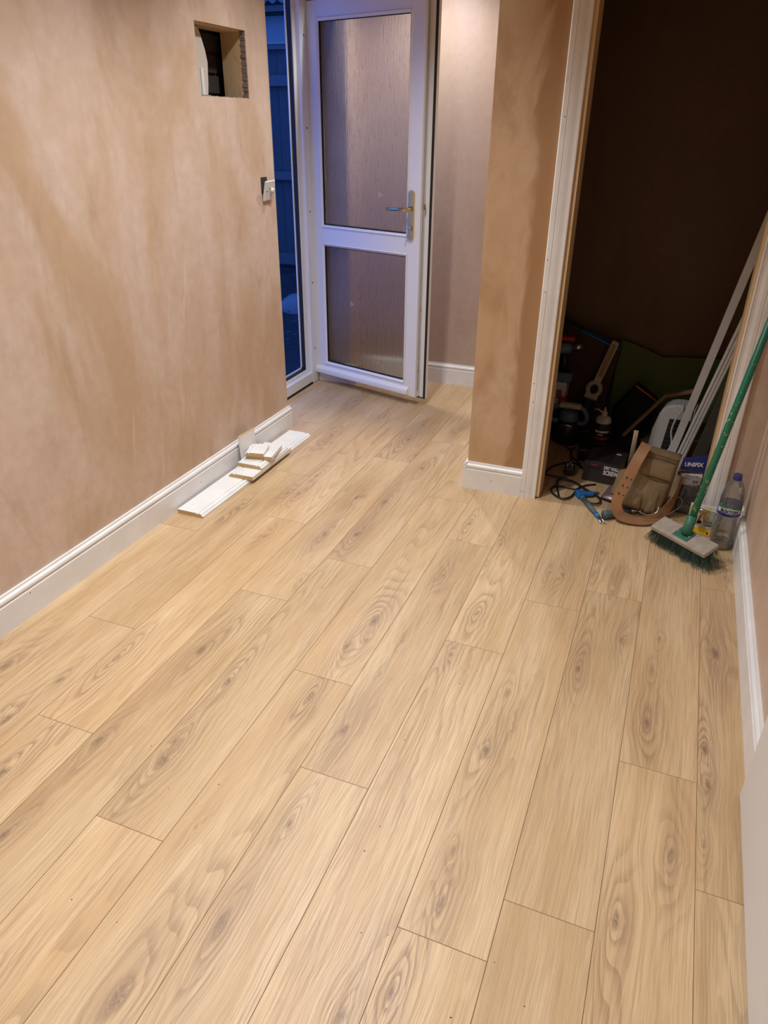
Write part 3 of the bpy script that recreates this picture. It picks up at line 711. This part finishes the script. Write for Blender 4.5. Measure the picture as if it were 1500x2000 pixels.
# nail puller (blue head, dark grip, forked tip)
nu = empty('nail_puller', (-.238, 3.016, 0)); tag(nu, 'small blue and grey claw nail puller lying before the cupboard', 'hand tool')
d = Vector((.126, -.215, 0)); ang = math.atan2(d.y, d.x); nu.rotation_euler = (0, 0, ang); L = d.length
MB().tube([(.02, 0, .016), (L*.45, 0, .012), (L*.72, 0, .011)], [.010, .012, .009], 10, res=0).build('grip', 'slate', nu)
MB().tube([(L*.70, 0, .011), (L*.82, 0, .010)], [.0105, .0085], 10).build('grip_collar', 'blue_plastic', nu)
MB().tube([(L*.10, 0, .014), (L*.16, 0, .0135)], [.0125, .013], 10).build('grip_collar', 'blue_plastic', nu)
MB().box((-.022, -.018, .004), (.022, .020, .030), .006).box((-.012, .016, .008), (.016, .062, .024), .006).build('head', 'blue_plastic', nu)
for sgn in (-1, 1):
    MB().tube([(L*.82, sgn*.001, .010), (L*.93, sgn*.007, .009), (L*1.01, sgn*.0085, .004)], [.006, .0055, .003], 8).build('prong', 'steel', nu)
MB().tube([(-.010, .060, .016), (-.014, .082, .012), (-.02, .10, .006)], [.007, .006, .003], 8).build('claw', 'blue_grey', nu)

# pinkish silver packet
pk = empty('foil_packet', (-.085, 3.055, 0), R(-22)); tag(pk, 'shiny pinkish foil packet squeezed under the screw box', 'packet')
MB().slab((-.05, .03, .048), (.05, .03, .050), (.055, -.045, .012), (-.052, -.045, .010), (0, .012, -.028), .006, 10, 8, .006, 3.1).build('wrap', 'silver_pack', pk)
MB().box((-.05, -.050, .006), (.056, -.044, .013), .001).build('crimp', 'ink_dark', pk)
MB().tube([(-.03, -.049, .014), (.01, -.052, .018), (.045, -.05, .013)], .0012, 6, res=4).build('glint_wire', 'steel', pk)

# tool belt
tb = empty('tool_belt', (.02, 2.95, 0)); tag(tb, 'brown leather tool belt with khaki pouch slumped in the cupboard opening', 'tool belt')
def o3(p): return (p[0]-.02, p[1]-2.95, p[2])
pouch = MB().slab(o3((-.015, 2.985, .295)), o3((.140, 2.995, .268)), o3((.112, 2.945, .012)), o3((-.085, 2.935, .030)), (.012, .085, .01), .020, 16, 16, .010, 1.3).build('pouch', 'khaki', tb)
MB().slab(o3((.012, 2.962, .262)), o3((.130, 2.968, .240)), o3((.122, 2.945, .172)), o3((.000, 2.944, .190)), (0, .02, 0), .010, 10, 8, .004, 4.2).build('pocket_flap', 'khaki', pouch)
MB().slab(o3((-.020, 2.950, .200)), o3((.120, 2.950, .172)), o3((.098, 2.920, .030)), o3((-.062, 2.914, .045)), (0, .03, 0), .014, 14, 12, .008, 2.2).build('front_pocket', 'khaki', pouch)
MB().slab(o3((-.028, 2.930, .140)), o3((.030, 2.926, .130)), o3((.020, 2.905, .045)), o3((-.055, 2.900, .055)), (0, .02, 0), .012, 10, 10, .008, 7.7).build('small_pocket', 'khaki', pouch)
MB().slab(o3((.052, 2.932, .150)), o3((.092, 2.935, .142)), o3((.082, 2.912, .030)), o3((.040, 2.906, .035)), (0, .02, 0), .010, 8, 10, .005, 5.5).build('tool_slot', 'khaki', pouch)
MB().tube([o3(p) for p in ((.006, 2.948, .190), (.05, 2.938, .178), (.118, 2.944, .170))], .0025, 6, res=4).build('seam', 'khaki_dark', pouch)
MB().tube([o3(p) for p in ((-.01, 2.963, .285), (.06, 2.966, .275), (.135, 2.975, .258))], .0025, 6, res=4).build('seam', 'khaki_dark', pouch)
MB().slab(o3((-.09, 2.99, .17)), o3((-.04, 2.98, .19)), o3((-.05, 2.95, .05)), o3((-.11, 2.96, .07)), (0, .04, 0), .012, 8, 8, .012, 9.1).build('side_pouch', 'khaki', tb)
def ribbon(path, width, thick, nrm, res=8):
    pts = spline([Vector(o3(p)) for p in path], res); nn_ = spline([Vector(q) for q in nrm], res); n = len(pts); V = []; F = []
    for i, p in enumerate(pts):
        t = (pts[min(i+1, n-1)]-pts[max(i-1, 0)]).normalized(); nr = nn_[i].normalized(); wd = t.cross(nr).normalized(); nn = wd.cross(t).normalized()
        for a, b_ in ((-1, -1), (1, -1), (1, 1), (-1, 1)): V.append(p+wd*(a*width/2)+nn*(b_*thick/2))
    m = MB()
    for k in range(4):
        W = [];
        for i in range(n): W += [V[i*4+k], V[i*4+(k+1) % 4]]
        m.raw(W, [(2*i, 2*i+1, 2*i+3, 2*i+2) for i in range(n-1)], True)
    m.raw(V[:4], [(3, 2, 1, 0)]); m.raw(V[-4:], [(0, 1, 2, 3)])
    return m
bp_ = [(.000, 2.965, .318), (-.022, 2.915, .270), (-.046, 2.888, .195), (-.067, 2.868, .125), (-.072, 2.855, .075), (-.050, 2.846, .034), (.004, 2.850, .020), (.062, 2.872, .020), (.118, 2.925, .044), (.150, 2.975, .105), (.160, 3.005, .180)]
bn_ = [(-.15, -1, .25)]*4+[(-.25, -1, .25), (-.1, -.75, .75), (0, -.5, .9), (.2, -.5, .9), (.75, -.5, .5), (1, -.35, .2), (1, -.3, .2)]
belt = ribbon(bp_, .044, .0045, bn_).build('belt', 'leather', tb)
for k in range(3):
    for q in range(2):
        c_ = Vector(o3((-.043-.0095*k+.020*(q-.5)*1.0, 2.884-.0095*k, .192-.034*k-.006*q)))
        MB().lathe([(.0035, 0), (.0035, .004)], 8, Matrix.Translation(c_) @ Matrix.Rotation(R(75), 4, 'X')).build('punched_hole', 'ink_dark', belt)
MB().tube([o3(p) for p in ((.022, 2.862, .058), (.05, 2.868, .045), (.085, 2.885, .050), (.095, 2.90, .075))], .0028, 8, res=5).build('hammer_loop', 'steel', tb)

# hammer whose handle pokes out from the belt
hm = empty('hammer', (-.118, 2.846, 0), R(38)); tag(hm, 'hammer with teal grey rubber handle poking out under the belt', 'hammer')
MB().lathe([(.015, 0), (.0195, .003), (.0195, .012), (.0175, .06), (.0165, .11), (.013, .13)], 18, Matrix.Translation((0, 0, .0205)) @ Matrix.Rotation(R(90), 4, 'Y')).build('grip', 'slate', hm)
MB().tube([(.13, 0, .0205), (.20, .0, .021)], .009, 10).build('shaft', 'steel', hm)
MB().box((.19, -.02, .004), (.222, .035, .036), .005).build('head', 'steel', hm)

# chisel blade standing in the pouch and red item beside it
ch = empty('chisel', (-.050, 3.045, .03)); tag(ch, 'grey flat blade sticking up behind the leather belt', 'blade')
ch.location = (-.052, 3.06, 0)
MB().box((-.009, 0, .10), (.010, .004, .335), .001).build('blade', 'steel', ch)
MB().box((-.012, -.008, .0), (.013, .012, .11), .005).build('grip', 'red', ch)

# sealant bottle on a black case
cs = empty('tool_case', (-.19, 3.55, 0), R(4)); tag(cs, 'flat black plastic case under the sealant bottle', 'case')
MB().box((-.13, -.12, 0), (.16, .13, .066), .008).build('body', 'black_plastic', cs)
MB().box((-.132, -.122, .036), (.162, .132, .041), .001).build('lid_seam', 'grey_rubber', cs)
for x in (-.09, .08): MB().box((x-.02, -.128, .022), (x+.02, -.118, .052), .003).build('latch', 'black_plastic', cs)
sb = empty('sealant_bottle', (-.222, 3.55, .0665)); tag(sb, 'white topped bottle with a black weatherproof label', 'bottle')
MB().lathe([(.035, 0), (.038, .004), (.038, .118), (.037, .124), (.030, .134), (.020, .139), (.013, .141)], 28).build('body', 'cream', sb)
MB().lathe([(.0385, .004), (.0388, .006), (.0388, .106), (.0385, .108)], 28, cap=False).build('label', 'ink_dark', sb)
MB().lathe([(.0391, .026), (.0392, .027), (.0392, .035), (.0391, .036)], 28, cap=False).build('label_band', 'red', sb)
MB().lathe([(.0135, .139), (.0145, .142), (.0145, .158), (.012, .161), (.007, .168), (.004, .185)], 18).build('nozzle', 'cream', sb)
MB().tube([(-.012, -.006, .160), (-.022, -.008, .166), (-.034, -.006, .172), (-.05, .0, .166)], [.004, .004, .003, .002], 8, res=3).build('trigger', 'cream', sb)
fa = math.atan2(-3.55, .222)
text_round('lettering', 'WEATHERPROOF', .0145, .0388, .066, fa, 'ink_white', sb, .0006, .66)
V = [Vector((.0391*math.cos(fa-.55+.1*i), .0391*math.sin(fa-.55+.1*i), z)) for i in range(8) for z in (.0485, .0535)]
MB().raw(V, [(2*i, 2*i+2, 2*i+3, 2*i+1) for i in range(7)], True).build('print_block', 'ink_white', sb, fix=False)

# plunge tool with looped handles
pt = empty('router_tool', (-.405, 3.66, 0)); tag(pt, 'blue and black power tool with looped side handles', 'power tool')
MB().lathe([(.068, 0), (.072, .006), (.072, .085), (.066, .112), (.052, .124)], 24).build('motor_body', 'black_plastic', pt)
MB().lathe([(.050, .122), (.052, .135), (.046, .160), (.030, .176), (.0, .178)], 20, cap=False).build('motor_cap', 'blue_grey', pt)
for sgn in (-1, 1):
    MB().tube([(sgn*.050, -.02, .115), (sgn*.085, -.035, .125), (sgn*.095, -.04, .160), (sgn*.075, -.035, .195), (sgn*.035, -.03, .205)], .0125, 10, res=5).build('side_handle', 'blue_grey', pt)
MB().box((-.05, -.052, .195), (.06, -.012, .222), .008).build('depth_bridge', 'cream', pt)
MB().tube([(-.03, -.06, .105), (0, -.066, .112), (.03, -.06, .105)], .006, 8, res=4).build('guard_bar', 'steel', pt)

# pale hand tool with hole
ht = empty('oscillating_tool', (-.358, 3.785, .0)); tag(ht, 'pale hand tool with long grip and round hole', 'hand tool')
tmx = Matrix.Translation((0, 0, .05)) @ Matrix.Rotation(R(13), 4, 'Y')
ht_b = MB().box((-.026, -.02, .0), (.026, .02, .17), .01, tmx).build('stand_body', 'black_plastic', ht)
tor = bmesh.new(); tr_ = MB()
ringp = [Vector((.030*math.cos(a)*1.05, 0, .030*math.sin(a)*1.25+.215)) for a in [2*math.pi*i/24 for i in range(25)]]
tr_.tube([tmx @ p for p in ringp], .0125, 10).build('ring_guard', 'cream', ht); tor.free()
MB().bar(tmx @ Vector((0, 0, .255)), tmx @ Vector((.012, 0, .485)), .040, .028, (0, 1, 0), .009).build('grip', 'cream', ht)
MB().bar(tmx @ Vector((.003, -.0145, .29)), tmx @ Vector((.012, -.0145, .47)), .020, .004, (0, 1, 0), .001).build('grip_insert', 'frame_wood', ht)
MB().box((-.035, -.018, .160), (.035, .018, .186), .008, tmx).build('collar', 'cream', ht)

# tall box leaning in the corner with blue edge
bb = empty('tool_chest', (-.40, 3.90, 0), R(-4)); tag(bb, 'tall dark maroon box with a blue top edge in the cupboard corner', 'box')
m = MB().prism([(-.22, 0), (.135, 0), (.185, .455), (-.22, .60)], (0, -.045, 0), (0, .03, 0), (1, 0, 0), (0, 0, 1)); m.build('body', 'maroon', bb)
MB().bar((-.02, -.008, .536), (.187, -.008, .462), .075, .012, (0, 0, 1), .003).build('edge_strip', 'blue_plastic', bb)
MB().bar((-.22, -.008, .606), (-.02, -.008, .536), .075, .010, (0, 0, 1), .003).build('edge_strip', 'grey_rubber', bb)

# cordless drill and red topped pack on a small carton
ct = empty('small_carton', (-.512, 3.785, 0)); tag(ct, 'small white and red carton among the dark tools', 'box')
MB().box((-.09, -.05, .16), (.065, .06, .29), .002).build('sleeve', 'paper', ct)
MB().box((-.09, -.05, .0), (.065, .06, .159), .002).build('base', 'maroon', ct)
MB().box((.020, -.0512, .20), (.045, -.0502, .25)).build('red_mark', 'ink_red', ct)
MB().box((.035, -.062, .175), (.075, -.02, .215), .006).build('red_corner', 'red', ct)
dr = empty('cordless_drill', (-.487, 3.785, .291)); tag(dr, 'blue cordless drill lying on the small carton', 'drill')
MB().lathe([(.012, 0), (.020, .006), (.030, .02), (.032, .10), (.026, .14), (.022, .17)], 18, Matrix.Translation((.045, -.02, .180)) @ Matrix.Rotation(R(-100), 4, 'Y')).build('motor_body', 'blue_grey', dr)
MB().tube([(.0, -.02, .165), (.012, -.02, .10), (.018, -.02, .05)], [.021, .019, .022], 12).build('grip', 'black_plastic', dr)
MB().box((-.028, -.055, .0), (.062, .02, .05), .008).build('battery', 'blue_grey', dr)
MB().lathe([(.020, 0), (.020, .03), (.010, .05)], 14, Matrix.Translation((.045, -.02, .180)) @ Matrix.Rotation(R(80), 4, 'Y')).build('chuck', 'steel', dr)
MB().box((-.05, -.045, .214), (.05, -.005, .236), .006).build('red_top', 'red', dr)

# green board leaning on the cupboard back wall
gb = empty('green_board', (.02, 3.955, 0)); tag(gb, 'green board leaning on the back wall of the cupboard', 'board')
m = MB().prism([(-.25, 0), (.40, 0), (.40, .44), (.24, .435), (.05, .425), (-.02, .415), (-.10, .445), (-.245, .490)], (0, -.006, 0), (0, .006, 0), (1, 0, 0), (0, .03, 1)); m.build('sheet', 'green_board', gb)

# black bag with orange trim
bk = empty('tool_bag', (-.09, 3.82, 0)); tag(bk, 'black tool bag with an orange trimmed rim', 'bag')
P = [(-.016, .290), (.105, .215), (.085, .10), (.05, 0), (-.08, 0), (-.105, .06), (-.118, .135), (-.075, .185), (-.045, .24)]
m = MB().prism(P, (0, 0, 0), (0, .10, 0), (1, 0, 0), (0, 0, 1)); bmesh.ops.bevel(m.bm, geom=m.bm.edges[:], offset=.008, segments=2, affect='EDGES'); m.build('body', 'black_fabric', bk)
MB().tube([(-.018, .004, .292), (.045, .002, .256), (.107, .004, .217)], .005, 8).build('rim', 'orange', bk)
MB().tube([(-.06, -.006, .15), (-.02, -.02, .11), (.03, -.022, .10), (.07, -.008, .13)], .008, 8, res=5).build('strap', 'black_fabric', bk)

# slim timber frame
tf = empty('timber_frame', (-.01, 3.735, 0)); tag(tf, 'slim timber frame leaning in front of the black bag', 'frame')
for a, b_ in (((-.14, 0, .012), (.050, .0, .285)), ((.045, 0, .285), (.185, .0, .330)), ((-.14, 0, .012), (-.01, -.02, .030)), ((.185, .0, .335), (.17, .0, .03))):
    MB().bar(a, b_, .030, .014, (0, 1, 0) if abs(a[2]-b_[2]) < .2 and b_[1] < 0 else (-.7, 0, .7), .001).build('bar', 'frame_wood', tf)

# white heater
hh = empty('heater', (.085, 3.60, 0), R(-8)); tag(hh, 'white plastic heater with dark grille behind the trim strips', 'heater')
P = [(-.085, 0), (.10, 0), (.105, .30), (.02, .302), (-.028, .288), (-.050, .255), (-.072, .16)]
m = MB().prism(P, (0, -.03, 0), (0, .08, 0), (1, 0, 0), (0, 0, 1)); bmesh.ops.bevel(m.bm, geom=m.bm.edges[:], offset=.01, segments=3, affect='EDGES'); m.build('casing', 'white_plastic', hh)
gr = MB().prism([(-.018, .03), (.09, .03), (.092, .235), (.0, .228)], (0, -.0345, 0), (0, -.030, 0), (1, 0, 0), (0, 0, 1)).build('grille', 'black_plastic', hh)
for k in range(8): MB().box((-.010+.002*k, -.0375, .045+k*.023), (.088, -.0345, .052+k*.023)).build('slat', 'grey_rubber', gr)
MB().tube([(.045, -.02, .308), (.050, -.05, .29), (.030, -.062, .24), (.022, -.065, .18), (.035, -.075, .12), (.020, -.11, .085), (-.03, -.14, .07), (-.05, -.16, .03)], .0045, 8, res=6).build('cord', 'white_plastic', hh)

# trim strips and dark boards leaning in the cupboard
def leaner(name, label, cat, base, top, wdt, thk, mat, group, prof=None):
    r_ = empty(name, base); tag(r_, label, cat, group); b_ = Vector(top)-Vector(base)
    MB().bar((0, 0, .001), b_, wdt, thk, (0, -1, 0), .001).build('strip', mat, r_); return r_
leaner('trim_strip', 'plain white trim strip, the longer one, leaning across the cupboard', 'trim strip', (.105, 3.50, .004), (.415, 3.50, 1.87), .034, .012, 'white', 'white trim strips leaning in the cupboard')
ms = leaner('trim_strip', 'ribbed white trim strip leaning right of the plain longer one', 'trim strip', (.140, 3.44, .004), (.400, 3.40, 1.27), .042, .010, 'white', 'white trim strips leaning in the cupboard')
for dx, wd in ((-.012, .006), (.003, .005), (.015, .008)):
    MB().bar((dx, -.007, .012), (.26+dx, -.047, 1.26), wd, .005, (0, -1, 0), .001).build('rib', 'white', ms)
leaner('dark_board', 'narrow dark board leaning behind the blue topped bag, left one', 'board', (.205, 3.36, .004), (.345, 3.36, .78), .050, .016, 'dark_wood', 'dark boards leaning in the cupboard')
leaner('dark_board', 'narrow dark board leaning behind the blue topped bag, right one', 'board', (.262, 3.30, .004), (.372, 3.30, .62), .042, .016, 'dark_wood', 'dark boards leaning in the cupboard')

# clear bag of fixings with blue header
ub = empty('fixings_bag', (.205, 3.03, 0)); tag(ub, 'clear bag of dark fixings with blue header card', 'packet')
MB().slab((-.050, .020, .185), (.042, .020, .195), (.055, -.010, .012), (-.045, -.014, .010), (0, .045, 0), .012, 12, 12, .008, 6.3).build('film', 'film', ub)
MB().slab((-.040, .026, .120), (.036, .026, .118), (.046, -.002, .014), (-.038, -.006, .013), (0, .032, 0), .010, 12, 10, .010, 2.9).build('screws', 'screws', ub)
hd = MB().prism([(-.054, .186), (.042, .194), (.046, .262), (-.050, .240)], (0, .012, 0), (0, .016, 0), (1, 0, 0), (0, .12, 1)).build('header_card', 'navy', ub)
text_on('lettering', 'UNIFIX', .024, (-.005, .034, .2175), (.094, 0, .010), (-.012, .12, 1), 'ink_white', hd, .0008, .95)
lb2 = MB().prism([(-.046, .132), (.034, .140), (.036, .188), (-.048, .180)], (0, -.008, 0), (0, -.006, 0), (1, 0, 0), (0, .12, 1)).build('label', 'paper', ub)
for (x, z, l) in ((-.03, .172, .05), (-.036, .160, .03), (-.036, .150, .022)): MB().box((x, .0105, z), (x+l, .0112, z+.0018)).build('print_line', 'ink_dark', lb2)
for k in range(7): MB().box((.004+k*.003, .008, .144), (.0055+k*.003, .0092, .158)).build('barcode_line', 'ink_dark', lb2)
MB().box((-.052, .012, .165), (-.047, .0165, .178)).build('red_corner', 'red', ub)

# card pack with metal hook
cpk = empty('card_pack', (.258, 2.865, 0), R(-6)); tag(cpk, 'yellow and white card pack with metal hook behind the broom head', 'packet')
cpk.rotation_euler = (R(-7), 0, R(-6))
cd = MB().box((-.048, 0, .001), (.048, .004, .128), .001).build('card', 'paper', cpk)
MB().box((-.046, -.0008, .060), (.030, -.0001, .120)).build('yellow_panel', 'yellow', cd)
MB().box((-.046, -.0008, .003), (.046, -.0001, .030)).build('yellow_panel', 'yellow', cd)
MB().box((-.004, -.0012, .056), (.046, -.0002, .060)).build('black_line', 'ink_dark', cd)
MB().box((.020, -.0012, .042), (.044, -.0002, .046)).build('print_line', 'slate', cd)
MB().box((.032, -.0013, .008), (.039, -.0005, .016)).build('print_mark', 'ink_dark', cd)
MB().slab((-.020, -.004, .118), (.055, -.010, .112), (.048, -.012, .052), (-.026, -.006, .050), (0, .004, 0), .014, 8, 8).build('blister', 'film', cpk)
MB().tube([(-.018, -.012, .122), (.052, -.016, .113), (.058, -.016, .106), (.044, -.016, .062)], .0016, 6).build('blister_edge', 'paper', cpk)
hk = MB().slab((-.016, -.012, .100), (.010, -.013, .098), (.016, -.022, .048), (-.016, -.022, .046), (0, .005, 0), .006, 8, 8).build('hook', 'chrome', cpk)
MB().tube([(-.014, -.014, .106), (-.002, -.020, .112), (.012, -.016, .106)], .006, 8, res=4).build('hook_bend', 'steel', cpk)

# thin loose wires by the pouch
wr = MB().tube([(.13, 3.01, .05), (.17, 3.03, .075), (.185, 3.02, .045), (.15, 3.0, .01), (.10, 2.93, .006), (.165, 2.95, .006)], .0018, 6, res=6).build('loose_wire', 'paper')
tag(wr, 'thin pale loose wire between the pouch and clear bag', 'wire')

# ------------------------------------------------ broom
br = empty('broom', (.196, 2.674, 0)); tag(br, 'broom with green handle and dusty wooden head leaning at the right', 'broom')
u = Vector((.78, -.626, 0)).normalized(); vflat = Vector((.626, .78, 0)).normalized(); tl_ = R(17)
v = vflat*math.cos(tl_)+Vector((0, 0, 1))*math.sin(tl_); n = u.cross(v).normalized()
bmx_ = Matrix(((u.x, v.x, n.x, 0), (u.y, v.y, n.y, 0), (u.z, v.z, n.z, .085), (0, 0, 0, 1)))
head = MB().box((-.128, -.040, -.020), (.128, .040, 0), .004, bmx_).build('head', 'broom_wood', br)
random.seed(11); bm_ = MB()
for i in range(46):
    for j in range(9):
        x = -.122+.244*i/45+random.uniform(-.002, .002); y = -.034+.068*j/8+random.uniform(-.002, .002)
        ex = 1.0 if abs(i-22.5) > 20 else 0.35
        a = bmx_ @ Vector((x, y, -.019))
        dx = random.uniform(-.012, .012)+ (x/.122)*.016*ex*2; dy = random.uniform(-.010, .010)+(y/.034)*.010
        hgt = max(a.z-.002, .01); e_ = Vector((a.x, a.y, 0)) + u*dx + vflat*dy; e_.z = random.uniform(.0008, .006)
        for q in range(2):
            off = u*random.uniform(-.003, .003)+vflat*random.uniform(-.003, .003); wv = random.uniform(.0007, .0012)
            aa, ee = a+off, e_+off*1.8; ee.z = e_.z
            p1, p2, p3 = aa+u*wv, aa-u*wv*.5+vflat*wv, aa-u*wv*.5-vflat*wv
            q1, q2, q3 = ee+u*wv*.6, ee-u*wv*.3+vflat*wv*.6, ee-u*wv*.3-vflat*wv*.6
            bm_.raw([p1, p2, p3, q1, q2, q3], [(0, 1, 4, 3), (1, 2, 5, 4), (2, 0, 3, 5), (3, 4, 5)])
bo = bm_.build('bristles', 'bristle', br); bo['kind'] = 'stuff'
hb = Vector((.006, .0, .092)); htop = Vector((.190, .235, 1.33)); hd_ = (htop-hb).normalized()
MB().tube([hb, hb+hd_*.030, hb+hd_*.075], [.021, .0195, .0175], 16).build('socket', 'socket_green', br)
MB().box((-.034, -.026, 0), (.034, .026, .004), .0018, bmx_).build('socket_plate', 'socket_green', br)
MB().tube([hb+hd_*.03, hb+hd_*.4, htop], [.0138, .0136, .0134], 16).build('handle', 'handle_green', br)
for x in (-.026, .026): MB().lathe([(.004, 0), (.004, .002), (.002, .003)], 10, bmx_ @ Matrix.Translation((x, 0, .004))).build('screw', 'steel', br)

# ------------------------------------------------ water bottle
wb = empty('water_bottle', (.344, 2.80, 0)); tag(wb, 'clear plastic water bottle with blue cap by the right skirting', 'bottle')
prof = [(.030, .0), (.038, .002), (.041, .010), (.0415, .030), (.0405, .040), (.0395, .050), (.0405, .060), (.039, .070), (.0385, .082), (.0395, .092), (.038, .102), (.0365, .114), (.0375, .124), (.0372, .134), (.0395, .142), (.0415, .148), (.0415, .196), (.0425, .206), (.0415, .222), (.0375, .246), (.0300, .270), (.0210, .288), (.0140, .298), (.0135, .302)]
MB().lathe(prof, 40, cap=False).build('shell', 'pet', wb)
MB().lathe([(.029, .0), (.030, .004), (.022, .012), (.006, .016), (.0, .016)], 40, cap=False).build('base_dome', 'pet', wb)
MB().lathe([(.036, .004), (.0392, .012), (.0397, .026), (.0, .026)], 40, cap=False).build('water', 'water', wb)
MB().lathe([(.0150, .296), (.0155, .298), (.0155, .312), (.0145, .3145), (.0, .3147)], 24, cap=False).build('cap', 'lab_blue', wb)
MB().lathe([(.0165, .2935), (.0170, .2945), (.0170, .2965), (.0165, .2975)], 24, cap=False).build('neck_ring', 'lab_blue', wb)
lbm = MB().lathe([(.0418, .149), (.0421, .1495), (.0421, .195), (.0418, .1955)], 40, cap=False).build('label', 'lab_blue', wb)
fa = math.atan2(-2.80, -.344)
def label_patch(name, a0, a1, zlo, zhi, mat, rad):
    V, F = [], []; k = 20
    for i in range(k+1):
        t = i/k; a = a0+(a1-a0)*t; s_ = math.sin(math.pi*t)
        V.append(Vector((rad*math.cos(a), rad*math.sin(a), zlo(t)))); V.append(Vector((rad*math.cos(a), rad*math.sin(a), zhi(t))))
    for i in range(k): F.append((2*i, 2*i+2, 2*i+3, 2*i+1))
    return MB().raw(V, F, True).build(name, mat, lbm, fix=False)
label_patch('green_field', fa-1.25, fa+1.25, lambda t: .172, lambda t: .1948, 'lab_green', .0423)
label_patch('white_field', fa-1.15, fa+1.15, lambda t: .1625, lambda t: .178+.006*math.sin(math.pi*t), 'paper', .0425)
text_round('lettering', 'BUXTON', .0185, .0426, .1705, fa+.05, 'ink_navy', lbm, .0007, .86)
for k in range(5):
    a = fa+.05+(k-2)*.075
    V = [Vector((.0427*math.cos(a+q), .0427*math.sin(a+q), z)) for q, z in ((-.018, .183), (.018, .183), ((k-2)*.02, .1915-.0012*abs(k-2)))]
    MB().raw(V, [(0, 1, 2)]).build('crown_mark', 'paper', lbm, fix=False)

# ================================================================== garden outside
gd = MB(); V, F = [], []; nx, ny = 34, 40
for j in range(ny+1):
    for i in range(nx+1):
        x = -7.0+i*(4.87/nx); y = 2.6+j*(8.4/ny); t = min(max((y-4.6)/2.2, 0), 1)
        z = -.16+.30*t*t*(3-2*t) + mnoise.noise(Vector((x*3, y*3, 1)))*.035 + mnoise.noise(Vector((x*9, y*9, 4)))*.02
        V.append((x, y, z))
for j in range(ny):
    for i in range(nx): a = j*(nx+1)+i; F.append((a, a+1, a+nx+2, a+nx+1))
gd.raw(V, F, True); struct(gd.build('ground', 'soil'), 'dark garden soil outside the door')
random.seed(5); lf = MB()
for i in range(420):
    x, y = random.uniform(-4.4, -2.3), random.uniform(4.2, 7.0); t = min(max((y-4.6)/2.2, 0), 1); z = -.13+.30*t*t*(3-2*t)+.01
    if y > 6.8 or (abs(x+3.08) < .42 and abs(y-5.95) < .33): continue
    a = random.uniform(0, 6.28); l = random.uniform(.015, .05); d = Vector((math.cos(a), math.sin(a), random.uniform(-.4, .4)))*l; e = Vector((-math.sin(a), math.cos(a), random.uniform(-.3, .3)))*l*.35
    p = Vector((x, y, z+random.uniform(0, .04))); lf.raw([p-d, p-e, p+d, p+e], [(0, 1, 2, 3)])
o = lf.build('leaf_litter', 'leaf_litter', fix=False); tag(o, 'dead leaves and twigs strewn over the dark soil', 'leaf litter', kind='stuff')
fn = empty('fence', (-3.8, 7.0, .15)); tag(fn, 'weathered vertical board fence outside the open door', 'fence')
b0 = None
for k in range(20):
    x = -4.6+k*.098
    if b0 is None: b0 = MB().box((-.046, -.009, -.05), (.046, .009, 1.95), .003).build('board', 'fence', fn); q = b0
    else: q = b0.copy(); C.objects.link(q); q.parent = fn
    q.location = (x+3.8, .012+(k % 2)*.010, 0)
for z0, z1 in ((1.922, 1.962), (1.63, 1.72), (.825, .90), (.02, .125)):
    MB().box((-.95, -.045, z0), (1.3, -.0, z1), .004).build('rail', 'fence_rail', fn)
MB().box((-.95, -.055, 1.962), (1.3, .045, 1.980), .003).build('capping', 'render', fn)
sh = empty('outbuilding', (-4.9, 9.0, 0)); tag(sh, 'rendered outbuilding with corrugated roof behind the fence', 'building')
MB().box((-2.2, 0, 0), (2.2, .2, 2.72)).build('wall', 'render', sh)
MB().box((-2.3, -.20, 2.60), (2.3, -.17, 2.66), .004).build('fascia', 'fence_rail', sh)
MB().box((-2.3, -.17, 2.58), (2.3, .0, 2.60)).build('soffit', 'dark', sh)
V, F = [], []; n_ = 260
for i in range(n_+1):
    x = -2.3+4.6*i/n_; c_ = .018*math.cos(x*2*math.pi/.12)
    V += [(x, -.26, 2.69+c_), (x, 1.6, 3.25+c_), (x, 1.6, 3.24+c_), (x, -.26, 2.68+c_)]
for i in range(n_):
    for k in range(4): F.append((i*4+k, i*4+(k+1) % 4, i*4+4+(k+1) % 4, i*4+4+k))
MB().raw(V, F, True).build('roof_sheet', 'roof', sh)
sk_ = empty('rubble_sack', (-3.08, 5.95, -.10)); tag(sk_, 'full pale sack slumped on the soil outside', 'sack')
V, F = [], []; nu_, nv_ = 24, 14
for j in range(nv_+1):
    ph = -math.pi/2+math.pi*j/nv_
    for i in range(nu_):
        th = 2*math.pi*i/nu_; r = 1+.10*mnoise.noise(Vector((math.cos(th)*2, math.sin(th)*2, ph*1.5)))
        c_ = math.copysign(abs(math.cos(ph))**.7, math.cos(ph)); z = .13*math.sin(ph)*r
        V.append((.31*c_*math.cos(th)*r, .22*c_*math.sin(th)*r, max(z*1.25, -.10)+.05))
for j in range(nv_):
    for i in range(nu_): F.append((j*nu_+i, j*nu_+(i+1) % nu_, (j+1)*nu_+(i+1) % nu_, (j+1)*nu_+i))
MB().raw(V, F, True).build('body', 'sack', sk_)
